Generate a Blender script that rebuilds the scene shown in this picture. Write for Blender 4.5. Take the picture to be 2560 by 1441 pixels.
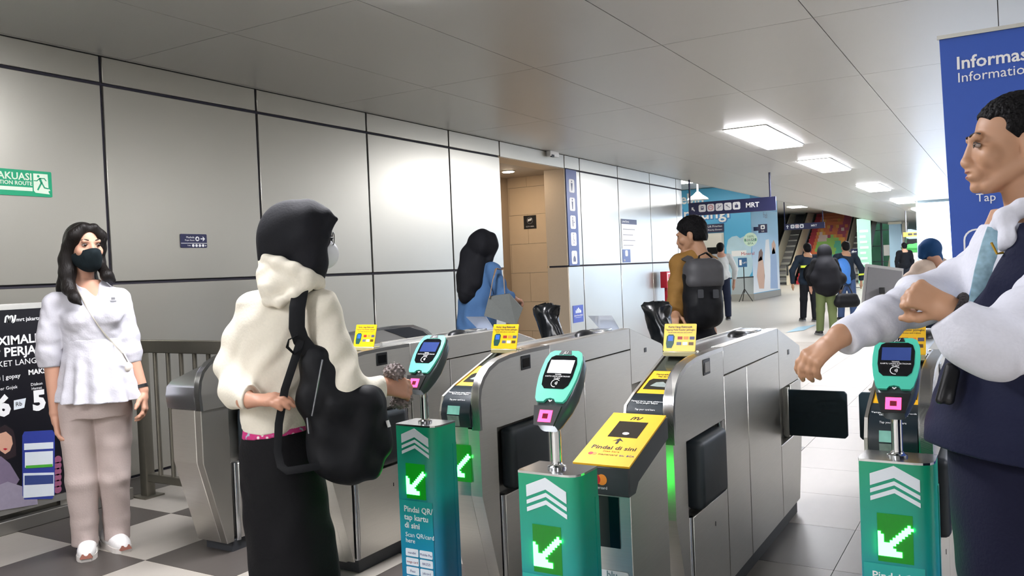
import bpy, bmesh, math, random
import numpy as np
from mathutils import Vector, Matrix
random.seed(7)
SC = bpy.context.scene
COL = SC.collection
for o in list(bpy.data.objects):
    bpy.data.objects.remove(o)

# ------------------------------------------------------------------ camera
F_PX, YAW, PITCH, ROLL, CAM_H = 2087.0, -.5373, .0213, -.0414, 1.35
def cam_axes():
    cy, sy, cp, sp = math.cos(YAW), math.sin(YAW), math.cos(PITCH), math.sin(PITCH)
    fwd = Vector((sy*cp, cy*cp, -sp)); right = Vector((cy, -sy, 0)); up = right.cross(fwd)
    return (math.cos(ROLL)*right + math.sin(ROLL)*up, -math.sin(ROLL)*right + math.cos(ROLL)*up, fwd)
CR, CU, CF = cam_axes()
cam = bpy.data.cameras.new('camera'); cam_ob = bpy.data.objects.new('camera', cam); COL.objects.link(cam_ob)
cam.sensor_fit = 'HORIZONTAL'; cam.sensor_width = 36.0; cam.lens = F_PX/2560*36.0
cam.clip_start = .05; cam.clip_end = 400
m = Matrix.Identity(4)
for i, v in enumerate((CR, CU, -CF)):
    for k in range(3): m[k][i] = v[k]
m[2][3] = CAM_H
cam_ob.matrix_world = m
SC.camera = cam_ob

# ------------------------------------------------------------------ exposure, world
SC.view_settings.view_transform = 'Standard'
SC.view_settings.look = 'None'
SC.view_settings.gamma = 1.0
SC.view_settings.use_curve_mapping = False
SC.view_settings.exposure = 0.64
w = bpy.data.worlds.new('daylight'); SC.world = w; w.use_nodes = True
wb = w.node_tree.nodes['Background']; wb.inputs[0].default_value = (.62, .78, 1, 1); wb.inputs[1].default_value = 1.1
cy_ = SC.cycles
cy_.max_bounces = 4; cy_.diffuse_bounces = 3; cy_.glossy_bounces = 2; cy_.transmission_bounces = 2; cy_.transparent_max_bounces = 4
cy_.caustics_reflective = False; cy_.caustics_refractive = False
cy_.use_adaptive_sampling = True; cy_.adaptive_threshold = .04; cy_.adaptive_min_samples = 24
LAMP_POWER = 36.0        # emission strength of the ceiling panels
WINDOW_POWER = 2.8       # daylight window at the far right

# ------------------------------------------------------------------ materials
def lin(h):
    h = h.lstrip('#'); c = [int(h[i:i+2], 16)/255 for i in (0, 2, 4)]
    return tuple(((x+.055)/1.055)**2.4 if x > .04045 else x/12.92 for x in c)
MATS = {}
def mat(name, hexc, rough=.5, metal=0.0, emit=0.0, noise=0.0, nscale=40., bump=0.0, stretch=None, spec=.5, coat=0.0, alpha=1.0, trans=0.0, emit_hex=None, ramp=None, sheen=0.0):
    if name in MATS: return MATS[name]
    m = bpy.data.materials.new(name); m.use_nodes = True
    nt = m.node_tree; b = nt.nodes['Principled BSDF']
    c = lin(hexc)
    b.inputs['Base Color'].default_value = (*c, 1)
    b.inputs['Roughness'].default_value = rough; b.inputs['Metallic'].default_value = metal
    b.inputs['Specular IOR Level'].default_value = spec
    if coat: b.inputs['Coat Weight'].default_value = coat; b.inputs['Coat Roughness'].default_value = .12
    if sheen: b.inputs['Sheen Weight'].default_value = sheen
    if trans: b.inputs['Transmission Weight'].default_value = trans
    if alpha < 1: b.inputs['Alpha'].default_value = alpha
    if emit:
        b.inputs['Emission Color'].default_value = (*lin(emit_hex or hexc), 1); b.inputs['Emission Strength'].default_value = emit
        if emit < 5 and name != 'daylight': m.cycles.emission_sampling = 'NONE'
    if noise or bump:
        tc = nt.nodes.new('ShaderNodeTexCoord'); mp = nt.nodes.new('ShaderNodeMapping')
        if stretch: mp.inputs['Scale'].default_value = stretch
        nz = nt.nodes.new('ShaderNodeTexNoise'); nz.inputs['Scale'].default_value = nscale; nz.inputs['Detail'].default_value = 1.5
        nt.links.new(tc.outputs['Object'], mp.inputs[0]); nt.links.new(mp.outputs[0], nz.inputs[0])
        if noise:
            r = nt.nodes.new('ShaderNodeMapRange'); r.inputs[3].default_value = 1-noise; r.inputs[4].default_value = 1+noise
            nt.links.new(nz.outputs[0], r.inputs[0])
            mx = nt.nodes.new('ShaderNodeMixRGB'); mx.blend_type = 'MULTIPLY'; mx.inputs[0].default_value = 1
            mx.inputs[1].default_value = (*c, 1); nt.links.new(r.outputs[0], mx.inputs[2]); nt.links.new(mx.outputs[0], b.inputs['Base Color'])
        if bump:
            bp = nt.nodes.new('ShaderNodeBump'); bp.inputs['Strength'].default_value = bump; bp.inputs['Distance'].default_value = .01
            nt.links.new(nz.outputs[0], bp.inputs['Height']); nt.links.new(bp.outputs[0], b.inputs['Normal'])
    if ramp:   # printed gradient along world z: list of (z, hex)
        tc = nt.nodes.new('ShaderNodeTexCoord'); sp = nt.nodes.new('ShaderNodeSeparateXYZ'); mr = nt.nodes.new('ShaderNodeMapRange')
        mr.inputs[1].default_value = ramp[0][0]; mr.inputs[2].default_value = ramp[-1][0]
        cr = nt.nodes.new('ShaderNodeValToRGB')
        while len(cr.color_ramp.elements) < len(ramp): cr.color_ramp.elements.new(.5)
        for e, (z, hx) in zip(cr.color_ramp.elements, ramp):
            e.position = (z-ramp[0][0])/(ramp[-1][0]-ramp[0][0]); e.color = (*lin(hx), 1)
        nt.links.new(tc.outputs['Object'], sp.inputs[0]); nt.links.new(sp.outputs[2], mr.inputs[0]); nt.links.new(mr.outputs[0], cr.inputs[0]); nt.links.new(cr.outputs[0], b.inputs['Base Color'])
    MATS[name] = m
    return m
STEEL = mat('brushed_steel', '#dad8d2', .38, 1.0, noise=.06, nscale=9, stretch=(1, 1, 30))
STEEL_B = mat('bright_steel', '#c4c6c8', .22, 1.0, noise=.04, nscale=8)
STEEL_D = mat('dull_steel', '#b0aea8', .42, 1.0, noise=.06, nscale=8)
CHROME = mat('polished_chrome', '#d8dadc', .09, 1.0, noise=.02)
ALU = mat('satin_aluminium', '#c8c8c2', .4, .85, noise=.03)
PANEL = mat('wall_panel_paint', '#bdbbb1', .34, .9, noise=.015, nscale=3)
GROOVE = mat('dark_groove', '#2b2833', .7, noise=.1)
CEIL = mat('ceiling_panel_paint', '#c8c8c5', .38, .35, noise=.01, nscale=2)
CEILGAP = mat('ceiling_joint', '#55534f', .8, noise=.1)
TILE_L = mat('pale_floor_tile', '#a09a91', .42, noise=.05, nscale=5, stretch=(3, 1, 1))
TILE_D = mat('dark_floor_tile', '#4a4541', .42, noise=.12, nscale=6, stretch=(4, 1, 1))
GROUT = mat('floor_grout', '#8d8880', .7, noise=.05)
WHITE = mat('white_print', '#f3f4f4', .5, noise=.01)
BLACK = mat('black_plastic', '#15171a', .38, noise=.08)
BLACKG = mat('black_glass', '#0b0d12', .08, noise=.05)
DGREY = mat('dark_grey_plastic', '#3a3c40', .4, noise=.06)
GREYP = mat('grey_plastic', '#85868a', .45, noise=.04)
NAVY = mat('navy_sign', '#26294f', .4, noise=.02)
BLUE_S = mat('blue_sign', '#3b4c86', .35, noise=.02)
YEL = mat('yellow_print', '#f5c21c', .3, noise=.02)
YELK = mat('yellow_matte_print', '#f3b718', .5, noise=.02)
TEAL = mat('teal_plastic', '#4fc9ac', .35, noise=.02)
FLAP = mat('dark_green_padding', '#15303a', .5, noise=.08)
PADD = mat('charcoal_padding', '#2c3338', .5, noise=.08)
LED = mat('green_led', '#35ff55', .5, emit=13, emit_hex='#38ff50')
LEDBG = mat('led_window', '#064010', .25, emit=.35, emit_hex='#0a9a18', noise=.3, nscale=60, stretch=(8, 8, .5))
REDL = mat('red_scanner_led', '#ff3060', .5, emit=3.2, emit_hex='#ff3866')
LAMP = mat('lamp_diffuser', '#ffffff', .5, emit=LAMP_POWER, emit_hex='#fbfaff')
POSTG = mat('post_wrap', '#0f8f78', .32, ramp=[(.1, '#2c6fa8'), (.42, '#1b83a0'), (.55, '#179a92'), (.8, '#17a074')])
BEIGE = mat('beige_tile', '#e0c8a6', .4, noise=.04, nscale=6)
BEIGED = mat('beige_panel', '#c2b199', .4, .2, noise=.03)
RED = mat('signal_red', '#b01c30', .45, noise=.04)

# ------------------------------------------------------------------ helpers
def empty(name, loc=(0, 0, 0), rotz=0.0):
    o = bpy.data.objects.new(name, None); COL.objects.link(o)
    o.location = loc; o.rotation_euler = (0, 0, rotz); o.empty_display_size = .1
    return o
def wm(o):
    m = Matrix.LocRotScale(o.location, o.rotation_euler, None)
    if o.parent: m = wm(o.parent) @ o.matrix_parent_inverse @ m
    return m
def tag(o, label=None, cat=None, group=None, kind=None):
    if label: o['label'] = label
    if cat: o['category'] = cat
    if group: o['group'] = group
    if kind: o['kind'] = kind
    return o
def link(name, me, parent=None, local=False):
    o = bpy.data.objects.new(name, me); COL.objects.link(o)
    if parent is not None:
        o.parent = parent
        if not local: o.matrix_parent_inverse = wm(parent).inverted()
    return o
def mesh(name, verts, faces, material, parent=None, smooth=False, local=False, mids=None):
    me = bpy.data.meshes.new(name); me.from_pydata([tuple(v) for v in verts], [], faces)
    ms = material if isinstance(material, (list, tuple)) else [material]
    for q in ms: me.materials.append(q)
    if mids is not None: me.polygons.foreach_set('material_index', mids)
    if smooth: me.polygons.foreach_set('use_smooth', [True]*len(me.polygons))
    me.update()
    return link(name, me, parent, local)
def bm_obj(name, bm, material, parent=None, smooth=False, angle=None):
    bmesh.ops.recalc_face_normals(bm, faces=bm.faces)
    me = bpy.data.meshes.new(name); bm.to_mesh(me); bm.free()
    me.materials.append(material)
    if smooth:
        me.polygons.foreach_set('use_smooth', [True]*len(me.polygons))
        if angle: me.set_sharp_from_angle(angle=math.radians(angle))
    return link(name, me, parent)
def box(name, lo, hi, material, parent=None, bev=0.0, seg=2):
    bm = bmesh.new(); bmesh.ops.create_cube(bm, size=1)
    for v in bm.verts:
        for k in range(3): v.co[k] = lo[k] + (v.co[k]+.5)*(hi[k]-lo[k])
    if bev: bmesh.ops.bevel(bm, geom=bm.edges[:], offset=bev, segments=seg, affect='EDGES', profile=.6)
    return bm_obj(name, bm, material, parent, bool(bev), 40)
def prism(name, poly, axis, a, b, material, parent=None, bev=0.0, smooth=False, angle=35):
    """poly: 2-D points in the two other axes (x: y,z  y: x,z  z: x,y), extruded from a to b"""
    def P(p, t): return {'x': (t, p[0], p[1]), 'y': (p[0], t, p[1]), 'z': (p[0], p[1], t)}[axis]
    bm = bmesh.new()
    A = [bm.verts.new(P(p, a)) for p in poly]; B = [bm.verts.new(P(p, b)) for p in poly]
    n = len(poly); bm.faces.new(A); bm.faces.new(B[::-1])
    for i in range(n): bm.faces.new((A[i], B[i], B[(i+1) % n], A[(i+1) % n]))
    if bev: bmesh.ops.bevel(bm, geom=bm.edges[:], offset=bev, segments=1, affect='EDGES')
    return bm_obj(name, bm, material, parent, smooth or bool(bev), angle)
def rring(c, u, v, hw, hh, r, n=4):
    """rounded rectangle ring around c in the plane u, v"""
    pts = []
    for sx, sy, a0 in ((1, 1, 0), (-1, 1, 90), (-1, -1, 180), (1, -1, 270)):
        for k in range(n+1):
            a = math.radians(a0 + 90*k/n)
            pts.append(c + u*(sx*(hw-r) + r*math.cos(a)) + v*(sy*(hh-r) + r*math.sin(a)))
    return pts
def circ(c, u, v, ru, rv=None, n=16):
    rv = ru if rv is None else rv
    return [c + u*(ru*math.cos(2*math.pi*k/n)) + v*(rv*math.sin(2*math.pi*k/n)) for k in range(n)]
def loft(name, rings, material, parent=None, smooth=True, closed=True, angle=50, local=False):
    V = [p for r in rings for p in r]; n = len(rings[0]); Fc = []
    for i in range(len(rings)-1):
        for k in range(n):
            a, b = i*n+k, i*n+(k+1) % n
            Fc.append((a, b, b+n, a+n))
    if closed: Fc.append(tuple(range(n))[::-1]); Fc.append(tuple(range((len(rings)-1)*n, len(rings)*n)))
    o = mesh(name, V, Fc, material, parent, smooth, local)
    bm = bmesh.new(); bm.from_mesh(o.data); bmesh.ops.recalc_face_normals(bm, faces=bm.faces); bm.to_mesh(o.data); bm.free()
    if smooth and angle: o.data.set_sharp_from_angle(angle=math.radians(angle))
    return o
def tube(name, pts, r, material, parent=None, n=10, local=False):
    pts = [Vector(p) for p in pts]; rr = r if isinstance(r, (list, tuple)) else [r]*len(pts); rings = []
    ref = None
    for i, p in enumerate(pts):
        t = ((pts[min(i+1, len(pts)-1)]-pts[max(i-1, 0)])).normalized()
        if ref is None: ref = Vector((0, 0, 1)) if abs(t.z) < .9 else Vector((1, 0, 0))
        u = (ref - t*ref.dot(t)).normalized(); v = t.cross(u); ref = u
        rings.append(circ(p, u, v, rr[i], n=n))
    return loft(name, rings, material, parent, local=local)
def strap(name, pts, wdir, wid, th, material, parent=None, local=False):
    """flat band: wdir is the width direction (one vector or one per point)"""
    pts = [Vector(p) for p in pts]; rings = []
    for i, p in enumerate(pts):
        t = (pts[min(i+1, len(pts)-1)]-pts[max(i-1, 0)]).normalized()
        wv = Vector(wdir[i] if isinstance(wdir[0], (list, tuple, Vector)) else wdir); wv = (wv - t*wv.dot(t)).normalized(); nv = t.cross(wv)
        rings.append(rring(p, wv, nv, wid/2, th/2, th*.35, 2))
    return loft(name, rings, material, parent, local=local)
class Fr:
    """a flat place in the scene: origin, unit right, unit up"""
    def __init__(s, o, u, v): s.o = Vector(o); s.u = Vector(u).normalized(); s.v = Vector(v).normalized(); s.n = s.u.cross(s.v)
    def P(s, a, b, t=0): return s.o + s.u*a + s.v*b + s.n*t
def dec(name, pts, fr, material, parent=None, t=.0012, t0=0.0):
    """a thin solid of the given 2-D outline lying on the frame"""
    A = [fr.P(a, b, t0) for a, b in pts]; B = [fr.P(a, b, t0+t) for a, b in pts]; n = len(pts)
    Fc = [tuple(range(n))[::-1], tuple(range(n, 2*n))] + [(i, (i+1) % n, n+(i+1) % n, n+i) for i in range(n)]
    return mesh(name, A+B, Fc, material, parent)
def rect(a0, b0, a1, b1): return [(a0, b0), (a1, b0), (a1, b1), (a0, b1)]
def rrect(a0, b0, a1, b1, r, n=5):
    pts = []
    for cx, cy, s in ((a1-r, b0+r, -90), (a1-r, b1-r, 0), (a0+r, b1-r, 90), (a0+r, b0+r, 180)):
        for k in range(n+1):
            q = math.radians(s+90*k/n); pts.append((cx+r*math.cos(q), cy+r*math.sin(q)))
    return pts
def ell(a, b, ra, rb=None, n=24):
    rb = ra if rb is None else rb
    return [(a+ra*math.cos(2*math.pi*k/n), b+rb*math.sin(2*math.pi*k/n)) for k in range(n)]
def line2(p, q, w):
    d = Vector((q[0]-p[0], q[1]-p[1])); d.normalize(); nx, ny = -d.y*w/2, d.x*w/2
    return [(p[0]+nx, p[1]+ny), (p[0]-nx, p[1]-ny), (q[0]-nx, q[1]-ny), (q[0]+nx, q[1]+ny)]
def text(s, fr, a, b, size, material, parent=None, name='lettering', align='LEFT', t=.0008, t0=.0012, bold=0.0, wide=None, shear=0.0, res=2):
    cu = bpy.data.curves.new(name, 'FONT'); cu.body = s; cu.size = size; cu.align_x = align; cu.resolution_u = res
    cu.extrude = t/2; cu.offset = bold; cu.shear = shear; cu.space_line = .9
    o = bpy.data.objects.new(name, cu)
    me = bpy.data.meshes.new_from_object(o)
    bpy.data.objects.remove(o); bpy.data.curves.remove(cu)
    if len(me.vertices):
        xs = [v.co.x for v in me.vertices]; wd = max(xs)-min(xs)
        sx = wide/wd if wide else 1
        for v in me.vertices: v.co = fr.P(a + v.co.x*sx, b + v.co.y, t0 + t/2 + v.co.z)
    me.name = name; me.materials.clear(); me.materials.append(material)
    return link(name, me, parent)
def twidth(s, size, bold=0.0):
    cu = bpy.data.curves.new('w', 'FONT'); cu.body = s; cu.size = size; cu.offset = bold
    o = bpy.data.objects.new('w', cu); me = bpy.data.meshes.new_from_object(o); wd = max(v.co.x for v in me.vertices)
    bpy.data.objects.remove(o); bpy.data.curves.remove(cu); bpy.data.meshes.remove(me)
    return wd
def copy_tree(o, parent=None, loc=None, data=True):
    c = o.copy(); COL.objects.link(c)
    if parent is not None: c.parent = parent; c.matrix_parent_inverse = o.matrix_parent_inverse.copy()
    if loc is not None: c.location = loc
    for ch in list(o.children): copy_tree(ch, c)
    return c
X, Y, Z = Vector((1, 0, 0)), Vector((0, 1, 0)), Vector((0, 0, 1))
def ray(px, py):
    return CR*((px-1280)/F_PX) - CU*((py-720.5)/F_PX) + CF
def onx(px, py, x): d = ray(px, py); return Vector((0, 0, CAM_H)) + d*(x/d.x)
def ony(px, py, y): d = ray(px, py); return Vector((0, 0, CAM_H)) + d*(y/d.y)
def onz(px, py, z): d = ray(px, py); return Vector((0, 0, CAM_H)) + d*((z-CAM_H)/d.z)
def ond(px, py, dep): return Vector((0, 0, CAM_H)) + ray(px, py)*dep

# ------------------------------------------------------------------ the hall
XW, ZC = -5.31, 2.935
floor = box('floor', (-16, -7, -.12), (9, 75, -.004), mat('far_floor', '#b4b0a8', .36, noise=.04, nscale=2), None)
tag(floor, kind='structure')
tl = td = None
for i in range(-3, 9):
    for j in range(-3, 19):
        x, y = -3.68+.6*i, 2.55+.6*j
        if x+.6 < -5.3 or (j > 12 and i > 6): continue
        dark = ((i+j) % 2 == 0 and j <= 2 and i < 6) or (i, j) in ((3, 5), (1, 4), (5, 3))
        if dark and (i, j) == (5, 3): dark = False
        x0 = max(x, XW)
        o = box('floor_tile', (x0+.0015, y+.0015, -.004), (x+.5985, y+.5985, 0), TILE_D if dark else TILE_L, floor)
# ceiling: joint bed above, one object per panel
ceil = box('ceiling', (XW-.04, -6.8, ZC+.012), (9, 75, ZC+.1), CEILGAP); box('ceiling_edge', (XW-.35, -6.8, ZC), (XW-.02, 15.37, ZC+.1), CEILGAP, ceil); tag(ceil, kind='structure')
pm = None
for i in range(-1, 9):
    for j in range(-3, 19):
        x0, y0 = max(-5.27+1.05*i, XW), 3.72-2.1*0+2.1*(j)
        x1 = -5.27+1.05*(i+1)
        if x1 - x0 < .02 or x0 > 2.2 or y0 < -.5: continue
        box('ceiling_panel', (x0+.003, y0+.003, ZC), (x1-.003, y0+2.097, ZC+.012), CEIL, ceil)
box('ceiling_panel', (2.2, -6, ZC), (9, 75, ZC+.012), CEIL, ceil); box('ceiling_panel', (XW, -6, ZC), (2.2, -.48, ZC+.012), CEIL, ceil)
box('ceiling_panel', (XW, 43.6, ZC), (2.2, 75, ZC+.012), CEIL, ceil)
# left wall of metal panels
wall = box('wall_left', (XW-.22, -6, 0), (XW-.02, 8.74, ZC), GROOVE); tag(wall, kind='structure')
ys = [-6, -4.74, -3.36, -1.98, -.6, .77, 2.15, 3.531, 4.906, 6.286, 7.67, 8.749]
zs = [.02, 1.375, 2.742, ZC]
def wall_panels(parent, ys, zs, xf=XW, th=.02, g=.011, m=PANEL):
    for a, b in zip(ys[:-1], ys[1:]):
        for c, d in zip(zs[:-1], zs[1:]):
            box('wall_panel', (xf-th, a+(g if a > -6 else 0), c+(g if c > .1 else 0)), (xf, b-g, d-(g if d < ZC else .004)), m, parent, .003, 1)
wall_panels(wall, ys, zs)
wall2 = box('wall_left_far', (XW-.3, 10.48, 0), (XW-.02, 15.37, ZC), GROOVE); tag(wall2, kind='structure')
wall_panels(wall2, [10.48, 10.962, 12.332, 13.711, 15.05, 15.37], zs)
box('jamb_panel', (XW-.32, 10.462, .02), (XW, 10.48, 1.36), BEIGED, wall2); box('jamb_panel', (XW-.32, 10.462, 1.386), (XW, 10.48, 2.742), BEIGED, wall2)
lint = box('wall_lintel', (XW-.3, 8.74, 2.742), (XW-.02, 10.48, ZC), BEIGED); tag(lint, kind='structure')
box('wall_panel', (XW-.02, 8.76, 2.746), (XW, 10.469, ZC-.004), PANEL, lint, .003, 1)
# the opening to the washrooms
alc = box('wall_corridor', (XW-3.2, 11.02, 0), (XW-.3, 11.14, 2.85), GROUT); tag(alc, kind='structure')
zt = [0, .42, .86, 1.3, 1.74, 2.18, 2.6, 2.85]
for r in range(7):
    for c in range(4):
        x1 = XW-.3-.62*c-(.31 if r % 2 else 0); x0 = max(x1-.62, XW-3.2)
        if x1 > XW-.3: x1 = XW-.3
        box('tile', (x0+.002, 11.008, zt[r]+.002), (x1-.002, 11.02, zt[r+1]-.002), BEIGE, alc)
    if r % 2: box('tile', (XW-.3-.31+.002, 11.008, zt[r]+.002), (XW-.3-.002, 11.02, zt[r+1]-.002), BEIGE, alc)
co = box('wall_corridor_side', (XW-1.35, 8.4, 0), (XW-1.25, 11.0, 2.85), BEIGED); tag(co, kind='structure')
cc = box('ceiling_corridor', (XW-3.2, 8.4, 2.755), (XW-.3, 11.14, 2.86), mat('corridor_ceiling', '#b8ad9d', .6, noise=.02)); tag(cc, kind='structure')
for dx_, dy_, lb_ in ((-.75, 10.2, 'small round downlight in the washroom corridor ceiling'), (-.8, 9.3, 'added second downlight brightening the washroom corridor')):  # the second downlight is an addition to brighten the dark corridor
  p_ = Vector((XW+dx_, dy_, 0))
  dl = empty('downlight', (XW+dx_, dy_, 2.755)); tag(dl, lb_, 'light')
  loft('trim_ring', [circ(p_+Z*2.752, X, Y, .105), circ(p_+Z*2.744, X, Y, .10)], ALU, dl)
  loft('bulb', [circ(p_+Z*2.744, X, Y, .085), circ(p_+Z*2.738, X, Y, .075)], mat('warm_bulb', '#fff0d8', .5, emit=75, emit_hex='#ffe9d0'), dl)
# outer shell
for nm, lo, hi in (('wall_right', (9, -7, 0), (9.2, 75, 4)), ('wall_back', (-16, -7, 0), (9, -6.8, 4)), ('wall_behind_left', (-5.55, -7, 0), (-5.53, -6, 4))):
    tag(box(nm, lo, hi, mat('plain_wall', '#c4c2ba', .5, .1, noise=.02)), kind='structure')
# side hall beyond the left wall
tag(box('ceiling_side', (-16, 15.0, 3.9), (XW, 75, 4.0), mat('side_ceiling', '#c9ccd0', .6, noise=.02)), kind='structure')
tag(box('wall_side', (-16.2, 15, 0), (-16, 75, 4), mat('side_wall', '#cfcdbd', .5, noise=.03)), kind='structure')
tag(box('wall_side_near', (-16, 15.2, 0), (XW-.3, 15.37, 4), MATS['side_wall']), kind='structure')
tag(box('trim_1', (XW-.04, 15.37, ZC), (XW, 75, 4.0), mat('soffit', '#b5b6b4', .5, noise=.02)), kind='structure')

# ------------------------------------------------------------------ ceiling lamps
def lamp(y, x=-2.66, label=None, group=None, w2=.24, l2=1.05):
    e = empty('ceiling_lamp', (x, y, ZC)); tag(e, label, 'light', group)
    box('frame', (x-w2-.02, y-l2-.02, ZC-.012), (x+w2+.02, y+l2+.02, ZC), ALU, e, .004, 1)
    box('diffuser', (x-w2, y-l2, ZC-.03), (x+w2, y+l2, ZC-.012), LAMP, e, .008, 2)
for y, lb in ((11.05, 'largest glowing ceiling lamp panel, nearest in view'), (15.15, 'second glowing ceiling lamp panel from the front'), (21.2, 'third glowing ceiling lamp panel from the front'),
              (27.4, 'fourth, small glowing ceiling lamp panel of the row'), (33.5, 'farthest small glowing ceiling lamp panel of the row')):
    lamp(y, label=lb, group='ceiling lamps in a row')
lamp(2.76, label='ceiling lamp panel overhead in front of the metal wall', group='ceiling lamps in a row')
for y, q in ((-1.5, 'first'), (-5.2, 'second')): lamp(y, label=q+' added unseen fill lamp panel behind the viewpoint', group='added fill lamps behind')  # unseen panels added behind the viewpoint for their light
lamp(39.5, label='added tiny fill lamp panel at the far end of the row', group='ceiling lamps in a row')  # extra panel added to light the far area
for y, q in ((-3.5, 'first'), (3.0, 'second'), (9.2, 'third'), (15.3, 'fourth'), (21.4, 'fifth')): lamp(y, 2.9, q+' added unseen fill lamp panel on the right-hand side', 'added fill lamps on the right')  # made-up right-hand row, out of view, added for more room light

for k, (x, y) in enumerate(((-10.5, 20.5), (-8.6, 25.0), (-8.6, 36.0), (-12.5, 38.0), (-8.6, 42.5), (-5.9, 41.0))):
    z = 3.9 if x < XW else ZC
    e = empty('side_hall_lamp', (x, y, z)); tag(e, ('first', 'second', 'third', 'fourth', 'fifth', 'sixth')[k]+' square ceiling lamp of the side hall counted towards the stairs', 'light', 'side hall ceiling lamps')
    box('frame', (x-.62, y-.62, z-.02), (x+.62, y+.62, z), ALU, e); box('diffuser', (x-.6, y-.6, z-.04), (x+.6, y+.6, z-.02), mat('side_lamp', '#ffffff', .5, emit=20, emit_hex='#fffaf0'), e)
# ------------------------------------------------------------------ pixel arrow used on every lane light
ARROW = ["..........#.", ".........###", "........###.", "#......###..", "##....###...", "##...###....", "##..###.....", "######......", "#####.......", "######......", "########....", "########...."]
def arrow(fr, cx, cy, size, parent):
    n = len(ARROW); s = size/n; V = {}; Fc = []
    def vid(i, j, k):
        key = (i, j, k)
        if key not in V: V[key] = (len(V), fr.P(cx+(i-n/2)*s, cy+(n/2-j)*s, .0022 if k else .0012))
        return V[key][0]
    on = {(i, j) for j, r in enumerate(ARROW) for i, c in enumerate(r) if c == '#'}
    for i, j in on:
        Fc.append((vid(i, j+1, 1), vid(i+1, j+1, 1), vid(i+1, j, 1), vid(i, j, 1)))
        for (di, dj, p, q) in ((-1, 0, (i, j), (i, j+1)), (1, 0, (i+1, j+1), (i+1, j)), (0, -1, (i+1, j), (i, j)), (0, 1, (i, j+1), (i+1, j+1))):
            if (i+di, j+dj) not in on: Fc.append((vid(*p, 1), vid(*p, 0), vid(*q, 0), vid(*q, 1)))
    vs = [None]*len(V)
    for a, p in V.values(): vs[a] = p
    return mesh('led_arrow', vs, Fc, LED, parent)
TINTP = mat('teal_photo_print', '#7fbfae', .35, noise=.35, nscale=30)
GREYPH = mat('grey_photo_print', '#8f9a96', .35, noise=.5, nscale=40)
SMOKE = mat('smoked_cover', '#4b4f47', .12, .3, noise=.05)

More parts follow.
